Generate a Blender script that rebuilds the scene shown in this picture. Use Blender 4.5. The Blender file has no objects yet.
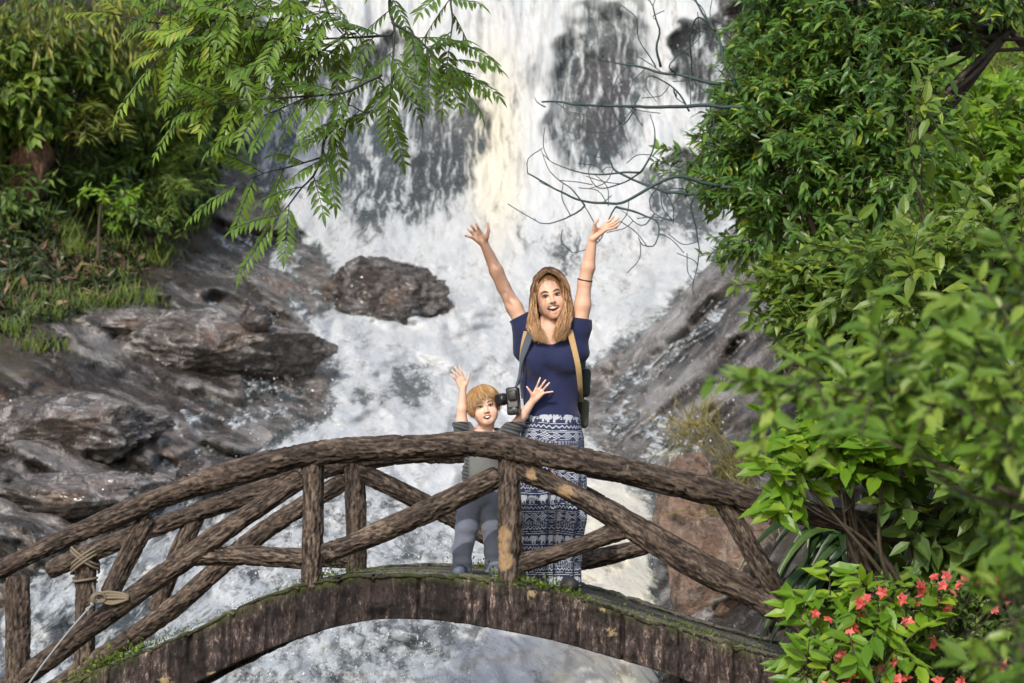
import bpy, bmesh, math, random
import numpy as np
from mathutils import Vector, Matrix
random.seed(7); RNG = np.random.default_rng(7)
SC = bpy.context.scene
COL = SC.collection
R = math.radians
# ------------------------------------------------------------------ camera
FPX, W, H = 1900.0, 1024, 683
CAMZ, HOR = 0.375, 500.0
PITCH = math.atan((HOR - 341.5) / FPX)
cp, sp = math.cos(PITCH), math.sin(PITCH)
cd = bpy.data.cameras.new('camera_view'); cam = bpy.data.objects.new('camera_view', cd); COL.objects.link(cam)
cam.location = (0, 0, CAMZ); cam.rotation_euler = (R(90) + PITCH, 0, 0)
cd.sensor_width = 36; cd.lens = FPX / W * 36; cd.clip_end = 500; cd.clip_start = .1
cd.dof.use_dof = True; cd.dof.focus_distance = 9.75; cd.dof.aperture_fstop = 3.4
SC.camera = cam
def P(px, py, Y):
    """world point at depth Y seen at pixel px,py (measuring aid from the survey camera)"""
    px = np.asarray(px, float); py = np.asarray(py, float); Y = np.asarray(Y, float)
    u = (px - 512) / FPX; v = (341.5 - py) / FPX
    dy = cp - v * sp; dz = sp + v * cp
    k = Y / dy
    return np.stack(np.broadcast_arrays(u * k, Y + 0 * k, CAMZ + dz * k), -1)
def PP(pts, Y=None):
    return np.array([P(p[0], p[1], p[2] if len(p) > 2 else Y) for p in pts])
# ------------------------------------------------------------------ noise
def _h(ix, iy, iz, s):
    n = (ix.astype(np.int64) * 374761393 + iy.astype(np.int64) * 668265263 + iz.astype(np.int64) * 1274126177 + s * 974711) & 0xffffffff
    n = ((n ^ (n >> 13)) * 1274126177) & 0xffffffff
    n = ((n ^ (n >> 16)) * 2246822519) & 0xffffffff
    return ((n ^ (n >> 15)) & 0xffffff) / float(0xffffff)
def vnoise(x, y, z=None, s=0):
    x = np.asarray(x, float); y = np.asarray(y, float)
    z = np.zeros_like(x) if z is None else np.asarray(z, float)
    ix, iy, iz = np.floor(x), np.floor(y), np.floor(z)
    f = [a - b for a, b in ((x, ix), (y, iy), (z, iz))]
    f = [t * t * t * (t * (t * 6 - 15) + 10) for t in f]
    r = 0
    for a in (0, 1):
        for b in (0, 1):
            for c in (0, 1):
                w = (f[0] if a else 1 - f[0]) * (f[1] if b else 1 - f[1]) * (f[2] if c else 1 - f[2])
                r = r + w * _h(ix + a, iy + b, iz + c, s)
    return r * 2 - 1
def fbm(x, y, z=None, o=4, s=0, g=.5):
    r = 0; a = 1; t = 0
    for i in range(o):
        k = 2.03 ** i
        r = r + a * vnoise(np.asarray(x) * k + 17.3 * i, np.asarray(y) * k + 5.1 * i, None if z is None else np.asarray(z) * k + 9.7 * i, s + i); t += a; a *= g
    return r / t
def facet(x, y, s=0):
    """worley facets: every cell a tilted plane; returns value, crack distance"""
    ix, iy = np.floor(x), np.floor(y); z0 = np.zeros_like(x)
    F1 = np.full_like(x, 9.); F2 = np.full_like(x, 9.); val = np.zeros_like(x)
    for a in (-1, 0, 1):
        for b in (-1, 0, 1):
            cx, cy = ix + a, iy + b
            dx = cx + _h(cx, cy, z0, s) - x; dy = cy + _h(cx, cy, z0, s + 1) - y
            d = np.hypot(dx, dy)
            v = (_h(cx, cy, z0, s + 2) - .5) * 1.2 + dx * (_h(cx, cy, z0, s + 3) - .5) * 1.6 + dy * (_h(cx, cy, z0, s + 4) - .5) * 1.6
            new = d < F1
            F2 = np.where(new, F1, np.minimum(F2, d)); val = np.where(new, v, val); F1 = np.where(new, d, F1)
    return val, F2 - F1
def sstep(a, b, x):
    t = np.clip((x - a) / (b - a), 0, 1); return t * t * (3 - 2 * t)
def polydist(px, py, poly):
    """signed distance, positive inside"""
    d = np.full(px.shape, 1e9); ins = np.zeros(px.shape, bool); n = len(poly)
    for i in range(n):
        x0, y0 = poly[i]; x1, y1 = poly[(i + 1) % n]
        ex, ey = x1 - x0, y1 - y0
        t = np.clip(((px - x0) * ex + (py - y0) * ey) / (ex * ex + ey * ey + 1e-9), 0, 1)
        d = np.minimum(d, np.hypot(px - x0 - t * ex, py - y0 - t * ey))
        c = ((y0 > py) != (y1 > py)) & (px < (x1 - x0) * (py - y0) / ((y1 - y0) if y1 != y0 else 1e-9) + x0)
        ins ^= c
    return np.where(ins, d, -d)
def blob(px, py, x, y, rx, ry, soft=.5):
    return 1 - sstep(1 - soft, 1 + soft, np.hypot((px - x) / rx, (py - y) / ry))
# ------------------------------------------------------------------ mesh helpers
def mk(name, verts, faces, mat=None, parent=None, smooth=True, attrs=None, matidx=None):
    me = bpy.data.meshes.new(name)
    verts = np.asarray(verts, np.float32)
    if isinstance(faces, np.ndarray):
        fl = [faces]
    else:
        fl = [np.asarray(f) for f in faces if len(f)]
    me.vertices.add(len(verts)); me.vertices.foreach_set('co', verts.ravel())
    li = np.concatenate([f.ravel() for f in fl]).astype(np.int32)
    tot = np.concatenate([np.full(len(f), f.shape[1], np.int32) for f in fl])
    st = np.concatenate([[0], np.cumsum(tot)[:-1]]).astype(np.int32)
    me.loops.add(len(li)); me.loops.foreach_set('vertex_index', li)
    me.polygons.add(len(tot)); me.polygons.foreach_set('loop_start', st); me.polygons.foreach_set('loop_total', tot)
    me.polygons.foreach_set('use_smooth', np.full(len(tot), smooth))
    me.update(calc_edges=True); me.validate()
    for k, v in (attrs or {}).items():
        v = np.asarray(v, np.float32)
        if v.ndim == 1:
            a = me.attributes.new(k, 'FLOAT', 'POINT'); a.data.foreach_set('value', v)
        elif v.shape[1] == 3:
            a = me.attributes.new(k, 'FLOAT_VECTOR', 'POINT'); a.data.foreach_set('vector', v.ravel())
    for m in ([mat] if not isinstance(mat, (list, tuple)) else mat):
        if m: me.materials.append(m)
    if matidx is not None: me.polygons.foreach_set('material_index', np.asarray(matidx, np.int32))
    ob = bpy.data.objects.new(name, me); COL.objects.link(ob)
    if parent:
        ob.parent = parent; ob.matrix_parent_inverse = parent.matrix_world.inverted()
    return ob
def tag(o, label=None, cat=None, group=None, kind=None):
    for k, v in (('label', label), ('category', cat), ('group', group), ('kind', kind)):
        if v: o[k] = v
    return o
def empty(name, loc, label, cat, group=None):
    o = bpy.data.objects.new(name, None); COL.objects.link(o); o.location = [float(c) for c in loc]; o.empty_display_size = .1
    bpy.context.view_layer.update()
    return tag(o, label, cat, group)
def catmull(pts, step):
    """resample a polyline as a smooth curve"""
    p = np.asarray(pts, float)
    if len(p) < 3:
        L = np.linalg.norm(p[-1] - p[0]); n = max(2, int(L / step) + 1)
        return p[0] + (p[-1] - p[0]) * np.linspace(0, 1, n)[:, None]
    q = np.vstack([2 * p[0] - p[1], p, 2 * p[-1] - p[-2]]); out = []
    for i in range(1, len(q) - 2):
        n = max(2, int(np.linalg.norm(q[i + 1][:3] - q[i][:3]) / step)); t = np.linspace(0, 1, n, endpoint=False)[:, None]
        a, b, c, d = q[i - 1], q[i], q[i + 1], q[i + 2]
        out.append(.5 * (2 * b + (c - a) * t + (2 * a - 5 * b + 4 * c - d) * t ** 2 + (3 * b - a - 3 * c + d) * t ** 3))
    out.append(p[-1:]); return np.vstack(out)
def frames(path):
    T = np.gradient(path, axis=0); T /= np.linalg.norm(T, axis=1)[:, None] + 1e-12
    ref = np.array([0, 1, 0.]) if abs(T[:, 1]).mean() < .8 else np.array([1., 0, 0])
    N = np.cross(T, ref); N /= np.linalg.norm(N, axis=1)[:, None] + 1e-12
    B = np.cross(T, N); return T, N, B
class Tubes:
    """collects tubes in one mesh"""
    def __init__(s): s.v = []; s.f = []; s.c = 0; s.t = []
    def add(s, path, r, sides=6, cap=True, tint=0., flat=1.):
        path = np.asarray(path, float); n = len(path); r = np.broadcast_to(np.asarray(r, float), (n,))
        T, N, B = frames(path); th = np.linspace(0, 2 * np.pi, sides, endpoint=False)
        v = path[:, None] + r[:, None, None] * (np.cos(th)[None, :, None] * N[:, None] + flat * np.sin(th)[None, :, None] * B[:, None])
        a = np.arange(n - 1)[:, None] * sides + np.arange(sides)[None]
        b = np.arange(n - 1)[:, None] * sides + (np.arange(sides)[None] + 1) % sides
        f = np.stack([a, b, b + sides, a + sides], -1).reshape(-1, 4) + s.c
        s.v.append(v.reshape(-1, 3)); s.f.append(f); s.c += n * sides; s.t.append(np.repeat(np.broadcast_to(np.asarray(tint, float), (n,)), sides))
        if cap:
            s.v.append(path[[0, -1]]); i0, i1 = s.c, s.c + 1; s.t.append(np.full(2, np.mean(tint)))
            k = np.arange(sides); b0 = s.c - n * sides; b1 = s.c - sides; k2 = (k + 1) % sides
            s.f.append(np.stack([b0 + k2, b0 + k, np.full(sides, i0), np.full(sides, i0)], -1)[:, :3])
            s.f.append(np.stack([b1 + k, b1 + k2, np.full(sides, i1)], -1)); s.c += 2
    def build(s, name, mat, parent=None, attrs=True):
        return mk(name, np.vstack(s.v), s.f, mat, parent, True, {'tint': np.concatenate(s.t)} if attrs else None)
# ------------------------------------------------------------------ leaves
class Leaves:
    def __init__(s): s.p = []; s.d = []; s.n = []; s.l = []; s.w = []; s.b = []; s.t = []
    def add(s, p, d, n, l, w, bend=.15, tint=None):
        p = np.atleast_2d(p); N = len(p)
        s.p.append(p); s.d.append(np.broadcast_to(d, (N, 3))); s.n.append(np.broadcast_to(n, (N, 3)))
        s.l.append(np.broadcast_to(l, (N,))); s.w.append(np.broadcast_to(w, (N,))); s.b.append(np.broadcast_to(bend, (N,)))
        s.t.append(RNG.random(N) if tint is None else np.broadcast_to(tint, (N,)))
    def count(s): return sum(len(a) for a in s.p)
    def build(s, name, mat, parent=None, fold=.25, simple=False):
        p = np.concatenate(s.p); d = np.concatenate(s.d); n = np.concatenate(s.n); l = np.concatenate(s.l)[:, None]; w = np.concatenate(s.w)[:, None] * .5; b = np.concatenate(s.b)[:, None]; t = np.concatenate(s.t)
        d = d / (np.linalg.norm(d, axis=1)[:, None] + 1e-9)
        sd = np.cross(d, n); sd /= np.linalg.norm(sd, axis=1)[:, None] + 1e-9
        n = np.cross(sd, d); N = len(p)
        def at(u, v, up): return p + d * l * u + sd * w * v + n * (w * up - b * l * u * u)
        if simple:
            V = np.stack([at(0, 0, 0), at(.42, -1, fold), at(.42, 1, fold), at(.4, 0, 0), at(1, 0, 0)], 1).reshape(-1, 3); k = 5
            F = [(np.array([[0, 3, 1], [0, 2, 3], [1, 3, 4], [3, 2, 4]])[None] + np.arange(N)[:, None, None] * k).reshape(-1, 3)]
        else:
            V = np.stack([at(0, 0, 0), at(.28, -.86, fold), at(.28, 0, 0), at(.28, .86, fold), at(.6, -.8, fold), at(.6, 0, 0), at(.6, .8, fold), at(1, 0, 0)], 1).reshape(-1, 3); k = 8
            o = np.arange(N)[:, None, None] * k
            F = [(np.array([[0, 2, 1], [0, 3, 2], [4, 5, 7], [5, 6, 7]])[None] + o).reshape(-1, 3), (np.array([[1, 2, 5, 4], [2, 3, 6, 5]])[None] + o).reshape(-1, 4)]
        return mk(name, V, F, mat, parent, False, {'tint': np.repeat(t, k)})
def unit(v): v = np.asarray(v, float); return v / (np.linalg.norm(v) + 1e-9)
def rvec(n=None):
    v = RNG.normal(size=(3,) if n is None else (n, 3)); return v / np.linalg.norm(v, axis=-1, keepdims=True)
# ------------------------------------------------------------------ SDF bodies
class Field:
    def __init__(s, lo, hi, h):
        s.lo = np.asarray(lo, float); s.h = h
        s.n = np.ceil((np.asarray(hi, float) - s.lo) / h).astype(int) + 1
        s.v = np.full(s.n, .2, np.float32); s.ax = [(s.lo[i] + h * np.arange(s.n[i])).astype(np.float32) for i in range(3)]
    def _box(s, lo, hi):
        i0 = np.clip(np.floor((np.asarray(lo) - s.lo) / s.h).astype(int), 0, s.n); i1 = np.clip(np.ceil((np.asarray(hi) - s.lo) / s.h).astype(int) + 1, 0, s.n)
        sl = tuple(slice(a, b) for a, b in zip(i0, i1))
        return sl, s.ax[0][sl[0]][:, None, None], s.ax[1][sl[1]][None, :, None], s.ax[2][sl[2]][None, None, :]
    def _put(s, sl, d, k, op):
        o = s.v[sl]
        if op == '-':
            d = -d; hh = np.clip(k - np.abs(o - d), 0, None) / max(k, 1e-6); s.v[sl] = np.maximum(o, d) + hh * hh * k * .25
        else:
            hh = np.clip(k - np.abs(o - d), 0, None) / max(k, 1e-6); s.v[sl] = np.minimum(o, d) - hh * hh * k * .25
    def cone(s, a, b, ra, rb=None, k=.01, op='+', fy=1.):
        rb = ra if rb is None else rb
        a = np.asarray(a, float); b = np.asarray(b, float); m = max(ra, rb) * max(1, 1 / fy) + k + 4 * s.h
        sl, x, y, z = s._box(np.minimum(a, b) - m, np.maximum(a, b) + m)
        e = b - a; L = e @ e + 1e-12
        t = np.clip(((x - a[0]) * e[0] + (y - a[1]) * e[1] + (z - a[2]) * e[2]) / L, 0, 1)
        d = np.sqrt((x - a[0] - t * e[0]) ** 2 + ((y - a[1] - t * e[1]) * fy) ** 2 + (z - a[2] - t * e[2]) ** 2) - (ra + (rb - ra) * t)
        s._put(sl, d, k, op)
    def chain(s, pts, rs, k=.01, fy=1.):
        for i in range(len(pts) - 1): s.cone(pts[i], pts[i + 1], rs[i], rs[i + 1], k, fy=fy)
    def ell(s, c, r, k=.01, M=None, op='+'):
        c = np.asarray(c, float); r = np.asarray(r, float); m = max(r) + k + 4 * s.h
        sl, x, y, z = s._box(c - m, c + m)
        x = x - c[0]; y = y - c[1]; z = z - c[2]
        if M is not None:
            M = np.asarray(M); q = [M[0, i] * x + M[1, i] * y + M[2, i] * z for i in range(3)]
        else: q = [x, y, z]
        k0 = np.sqrt((q[0] / r[0]) ** 2 + (q[1] / r[1]) ** 2 + (q[2] / r[2]) ** 2)
        k1 = np.sqrt((q[0] / r[0] ** 2) ** 2 + (q[1] / r[1] ** 2) ** 2 + (q[2] / r[2] ** 2) ** 2) + 1e-6
        s._put(sl, k0 * (k0 - 1) / k1, k, op)
    def plane(s, c, n):
        """cut away the side n points to"""
        n = unit(n); c = np.asarray(c, float)
        d = (s.ax[0][:, None, None] - c[0]) * n[0] + (s.ax[1][None, :, None] - c[1]) * n[1] + (s.ax[2][None, None, :] - c[2]) * n[2]
        s.v = np.maximum(s.v, d.astype(np.float32))
    def noise(s, fn):
        idx = np.argwhere(np.abs(s.v) < 4 * s.h); p = s.lo + idx * s.h
        s.v[tuple(idx.T)] += fn(p).astype(np.float32)
    def mesh(s, smooth=2):
        v = s.v; sg = v < 0; h = s.h
        c = np.zeros(s.n - 1, np.int8)
        for a in (0, 1):
            for b in (0, 1):
                for d in (0, 1): c += sg[a:s.n[0] - 1 + a, b:s.n[1] - 1 + b, d:s.n[2] - 1 + d]
        cells = np.argwhere((c > 0) & (c < 8)); idm = np.full(s.n - 1, -1, np.int64); idm[tuple(cells.T)] = np.arange(len(cells))
        acc = np.zeros((len(cells), 3)); cnt = np.zeros(len(cells))
        cor = [(a, b, d) for a in (0, 1) for b in (0, 1) for d in (0, 1)]
        for c0 in cor:
            for ax in range(3):
                if c0[ax]: continue
                c1 = list(c0); c1[ax] = 1
                v0 = v[tuple((cells + c0).T)]; v1 = v[tuple((cells + c1).T)]
                m = (v0 < 0) != (v1 < 0); t = np.where(m, v0 / np.where(m, v0 - v1, 1), 0)
                p = np.array(c0, float)[None] + np.zeros((len(cells), 3)); p[:, ax] += t
                acc += p * m[:, None]; cnt += m
        V = s.lo + (cells + acc / cnt[:, None]) * h
        F = []
        for ax in range(3):
            s0 = [slice(None)] * 3; s1 = [slice(None)] * 3; s0[ax] = slice(0, -1); s1[ax] = slice(1, None)
            A, B = sg[tuple(s0)], sg[tuple(s1)]
            e = np.argwhere(A != B); u, w = (ax + 1) % 3, (ax + 2) % 3
            e = e[(e[:, u] > 0) & (e[:, w] > 0) & (e[:, u] < s.n[u] - 1) & (e[:, w] < s.n[w] - 1)]
            ins = A[tuple(e.T)]
            def g(du, dw):
                q = e.copy(); q[:, u] -= du; q[:, w] -= dw; return idm[tuple(q.T)]
            q = np.stack([g(1, 1), g(0, 1), g(0, 0), g(1, 0)], -1)
            q[~ins] = q[~ins][:, ::-1]; F.append(q)
        F = np.vstack(F)
        for _ in range(smooth):
            S = np.zeros_like(V); n = np.zeros(len(V))
            for i in range(4):
                a, b = F[:, i], F[:, (i + 1) % 4]
                for k in range(3): S[:, k] += np.bincount(a, V[b, k], len(V)) + np.bincount(b, V[a, k], len(V))
                n += np.bincount(a, minlength=len(V)) + np.bincount(b, minlength=len(V))
            V = V * .5 + .5 * S / n[:, None]
        return V, F
# ------------------------------------------------------------------ node helper
class NT:
    def __init__(s, name):
        s.m = bpy.data.materials.new(name); s.m.use_nodes = True; s.t = s.m.node_tree; s.t.nodes.clear()
        s.out = s.t.nodes.new('ShaderNodeOutputMaterial')
    def n(s, typ, props=None, **inp):
        nd = s.t.nodes.new('ShaderNode' + typ)
        for k, v in (props or {}).items(): setattr(nd, k, v)
        for k, v in inp.items():
            k = int(k[1:]) if k[0] == 'i' and k[1:].isdigit() else k.replace('_', ' ')
            s.set(nd.inputs[k], v)
        return nd
    def set(s, sock, v):
        if isinstance(v, bpy.types.Node): v = v.outputs[0]
        if isinstance(v, bpy.types.NodeSocket): s.t.links.new(v, sock)
        else:
            if isinstance(v, (tuple, list)) and len(v) == 3 and sock.type == 'RGBA': v = (*v, 1)
            sock.default_value = v
    def attr(s, name, o='Fac'): return s.n('Attribute', {'attribute_name': name}).outputs[o]
    def obj(s): return s.n('TexCoord').outputs['Object']
    def map(s, v, sc=(1, 1, 1), rot=(0, 0, 0), loc=(0, 0, 0)): return s.n('Mapping', Vector=v, Scale=sc, Rotation=rot, Location=loc).outputs[0]
    def noise(s, v, scale, det=4, rough=.55, dist=0): return s.n('TexNoise', Vector=v, Scale=scale, Detail=det, Roughness=rough, Distortion=dist).outputs[0]
    def voro(s, v, scale, feature='F1'): return s.n('TexVoronoi', {'feature': feature}, Vector=v, Scale=scale).outputs[0]
    def math(s, op, a, b=0.): return s.n('Math', {'operation': op}, i0=a, i1=b).outputs[0]
    def mr(s, v, a, b, c=0., d=1.): return s.n('MapRange', {'interpolation_type': 'SMOOTHSTEP'}, Value=v, From_Min=a, From_Max=b, To_Min=c, To_Max=d).outputs[0]
    def mix(s, f, a, b, bt='MIX'):
        nd = s.n('Mix', {'data_type': 'RGBA', 'blend_type': bt}); s.set(nd.inputs[0], f); s.set(nd.inputs[6], a); s.set(nd.inputs[7], b); return nd.outputs[2]
    def ramp(s, f, stops):
        nd = s.n('ValToRGB', Fac=f); cr = nd.color_ramp
        while len(cr.elements) < len(stops): cr.elements.new(.5)
        for e, (p, c) in zip(cr.elements, stops): e.position = p; e.color = (*c, 1)
        return nd.outputs[0]
    def bump(s, h, dist=.01, st=1., nrm=None):
        nd = s.n('Bump', Height=h, Distance=dist, Strength=st)
        if nrm: s.set(nd.inputs['Normal'], nrm)
        return nd.outputs[0]
    def pr(s, col, rough=.5, nrm=None, **k):
        nd = s.n('BsdfPrincipled', Base_Color=col, Roughness=rough, **k)
        if nrm: s.set(nd.inputs['Normal'], nrm)
        return nd.outputs[0]
    def end(s, sh): s.t.links.new(sh, s.out.inputs[0]); return s.m
def simple(name, col, rough=.5, var=.15, scale=40, bump=.0, **k):
    t = NT(name); o = t.obj(); n = t.noise(o, scale, 4)
    c = t.mix(n, tuple(x * (1 - var) for x in col), tuple(min(1, x * (1 + var)) for x in col))
    return t.end(t.pr(c, rough, t.bump(n, bump) if bump else None, **k))
def leafmat(name, stops, trans=.35, rough=.42, spec=.4):
    t = NT(name); ti = t.attr('tint'); o = t.obj()
    c = t.ramp(ti, stops); n = t.noise(o, 9, 3)
    c = t.mix(t.mr(n, .35, .7, 0, .45), c, tuple(x * .75 for x in stops[0][1]))
    p = t.pr(c, rough, Specular_IOR_Level=spec)
    tr = t.n('BsdfTranslucent', Color=t.mix(.5, c, (stops[-1][1][0] * 1.3, stops[-1][1][1] * 1.2, stops[-1][1][2] * .6)))
    return t.end(t.n('MixShader', Fac=trans, i1=p, i2=tr.outputs[0]).outputs[0])
# ================================================================== world, sun
wd = bpy.data.worlds.new('World'); SC.world = wd; wd.use_nodes = True
nt = wd.node_tree; bg = nt.nodes['Background']; sky = nt.nodes.new('ShaderNodeTexSky'); sky.sky_type = 'NISHITA'; sky.sun_disc = False
SUND = unit((-.24, -.76, .58))
EL = math.asin(SUND[2]); sky.sun_elevation = EL; sky.sun_rotation = math.atan2(SUND[0], SUND[1]); sky.air_density = 1; sky.dust_density = 2.5
nt.links.new(sky.outputs[0], bg.inputs[0]); bg.inputs[1].default_value = .15
sl = bpy.data.lights.new('sun', 'SUN'); sl.energy = 2.0; sl.angle = R(.6); sl.color = (1, .95, .86)
so = bpy.data.objects.new('sun', sl); COL.objects.link(so); so.rotation_euler = Vector(SUND).to_track_quat('Z', 'Y').to_euler(); so.location = (-8, -8, 14)
SC.view_settings.view_transform = 'Standard'; SC.view_settings.look = 'None'; SC.view_settings.exposure = .60; SC.view_settings.gamma = 1
SC.cycles.max_bounces = 8; SC.cycles.transparent_max_bounces = 12; SC.cycles.diffuse_bounces = 4
# ================================================================== terrain depth
CP = []
for x, rows in {
    480: '-100:28.5 0:27.5 100:27 200:26.2 240:25 300:23 360:21 420:19 480:17.2 560:15.2 640:13.8 720:12.6 900:10.8',
    600: '0:27.3 100:26.8 200:25.8 260:24.5 330:22.5 400:20.5 480:17.5 560:15.5 640:14 720:12.8 900:10.8',
    330: '0:27.5 100:27 200:25.5 250:24 300:22 360:20 420:18 480:16.5 560:14.8 640:13.5 720:12.4',
    200: '-100:26.5 0:26 100:25.5 200:24 250:22.5 330:20 400:17.8 460:16 520:15 600:13.8 700:12.4 900:10.6',
    50: '-100:24 0:23.5 100:22.5 180:21.5 250:20 310:18.5 370:16.8 440:15.3 470:15 530:14 620:12.9 720:12 900:10.4',
    -250: '0:20 200:18 400:15 600:12 800:10.6',
    700: '-100:27 0:26.5 100:25.8 200:24 260:21.5 330:19.5 400:18 470:16 520:14.4 600:13.4 700:12.4 900:10.6',
    790: '0:24 100:22.5 200:20.5 280:18.5 350:17 430:15.5 500:13.6 600:12.2 700:11.4',
    900: '0:21 100:19 200:17.5 300:16 400:14 500:12.5 600:11.5 700:10.8',
    1030: '0:18.5 200:15.5 400:12.8 600:11 750:10.2', 1300: '0:15 300:12 600:10 900:9'}.items():
    for q in rows.split(): a, b = q.split(':'); CP.append((x, float(a), float(b)))
CP = np.array(CP)
_r = np.hypot(CP[:, None, 0] - CP[None, :, 0], (CP[:, None, 1] - CP[None, :, 1]) * 1.4)
_w = np.linalg.solve(np.block([[_r, np.ones((len(CP), 1))], [np.ones((1, len(CP))), np.zeros((1, 1))]]), np.append(CP[:, 2], 0))
def depth(px, py):
    o = np.full(px.shape, _w[-1])
    for c, w in zip(CP, _w): o += w * np.sqrt((px - c[0]) ** 2 + ((py - c[1]) * 1.4) ** 2 + 64)
    return o
# water cover of the bed: how much foam runs over it
POLY = [(225, -140), (690, -140), (735, 20), (722, 140), (745, 215), (718, 268), (676, 318), (640, 350), (600, 372), (588, 400), (590, 425), (625, 455), (655, 478), (668, 510), (662, 600), (664, 683), (690, 900), (-120, 900), (-90, 690), (-40, 640), (40, 560), (95, 540), (140, 510), (200, 470), (262, 432), (318, 405), (322, 372), (306, 345), (292, 322), (322, 300), (318, 268), (285, 235), (262, 205), (232, 140)]
BASE = [(235, -140), (235, 130), (262, 200)]
def foamfield(px, py):
    wx = px + 10 * fbm(px / 45, py / 45, o=3, s=3); wy = py + 10 * fbm(px / 45, py / 45, o=3, s=13)
    d = polydist(wx, wy, POLY)
    f = sstep(-6, 26, d) * (.80 + .14 * fbm(px / 30, py / 40, o=4, s=8))
    def dark(poly, val, soft=16, wob=1):
        nonlocal f
        m = sstep(-soft, soft, polydist(px + (wx - px) * 3.0 * wob, py + (wy - py) * 3.0 * wob, poly)); f = f * (1 - m) + np.minimum(f, val) * m
    dark([(318, 90), (350, 60), (400, 48), (455, 85), (478, 130), (474, 195), (445, 235), (390, 240), (345, 205), (318, 150)], .42, 14)
    dark([(372, 60), (400, 70), (420, 150), (405, 215), (440, 200), (470, 185), (465, 110), (420, 75)], .30, 12)
    dark([(230, 60), (300, 40), (318, 120), (300, 190), (255, 200), (228, 140)], .48, 18)
    dark([(540, 62), (570, 22), (600, 10), (632, 26), (640, 80), (630, 138), (604, 168), (566, 172), (545, 120)], .42, 20)
    dark([(572, 60), (604, 44), (630, 62), (628, 118), (604, 150), (580, 130)], .24, 12)
    dark([(664, 92), (682, 20), (716, 0), (735, 30), (712, 80), (690, 108)], .25, 10)
    dark([(660, 158), (690, 150), (704, 180), (704, 220), (680, 236), (648, 226), (632, 205)], .33, 12)
    dark([(505, 205), (560, 225), (600, 245), (585, 285), (560, 290), (540, 262)], .62, 14)
    dark([(395, 372), (425, 372), (446, 400), (430, 420), (400, 418)], .42, 9)
    dark([(358, 396), (374, 388), (392, 398), (382, 412), (362, 410)], .42, 8)
    dark([(255, 330), (300, 320), (330, 360), (320, 400), (270, 440), (215, 462), (190, 440), (230, 390)], .42, 18)
    dark([(560, 400), (600, 372), (650, 344), (700, 350), (720, 420), (690, 480), (640, 470), (600, 440)], .46, 12)
    dark([(-150, 560), (60, 545), (150, 505), (255, 470), (330, 470), (420, 480), (455, 560), (480, 700), (440, 900), (-150, 900)], .60, 30, .6)
    dark([(190, 470), (240, 448), (262, 462), (225, 490), (185, 500)], .30, 8)
    dark([(120, 585), (170, 600), (180, 640), (130, 660), (100, 620)], .42, 14)
    # thin sheets over the rock banks
    ml = sstep(-18, 18, polydist(wx, wy, [(165, 280), (250, 215), (300, 235), (325, 300), (335, 400), (262, 440), (150, 500), (120, 470), (190, 400), (215, 360)]))
    mr_ = sstep(-14, 14, polydist(wx, wy, [(585, 425), (650, 335), (735, 215), (790, 225), (795, 330), (745, 400), (700, 470), (650, 485)]))
    def lace(a, cx, cy, s): q = rot(wx, wy, a, cx, cy); return 1 - np.abs(fbm(q[0], q[1], o=4, s=s)) * 3.2
    thin = np.maximum(ml * (.12 + .36 * np.clip(lace(R(35), 30, 9, 201), -.3, 1)), mr_ * (.16 + .42 * np.clip(lace(R(-44), 46, 8, 203), -.3, 1)))
    thin = np.maximum(thin, blob(px, py, 190, 505, 90, 40) * .4)
    f = np.maximum(f, thin)
    f *= 1 - blob(px, py, 384, 288, 50, 24, .25) * .9
    return f
def rot(x, y, ang, cx, cy): c, s = math.cos(ang), math.sin(ang); return (c * x + s * y) / cx, (-s * x + c * y) / cy
def gridfaces(nr, nc):
    a = (np.arange(nr - 1)[:, None] * nc + np.arange(nc - 1)[None]).ravel()
    return np.stack([a, a + nc, a + nc + 1, a + 1], -1)
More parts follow.
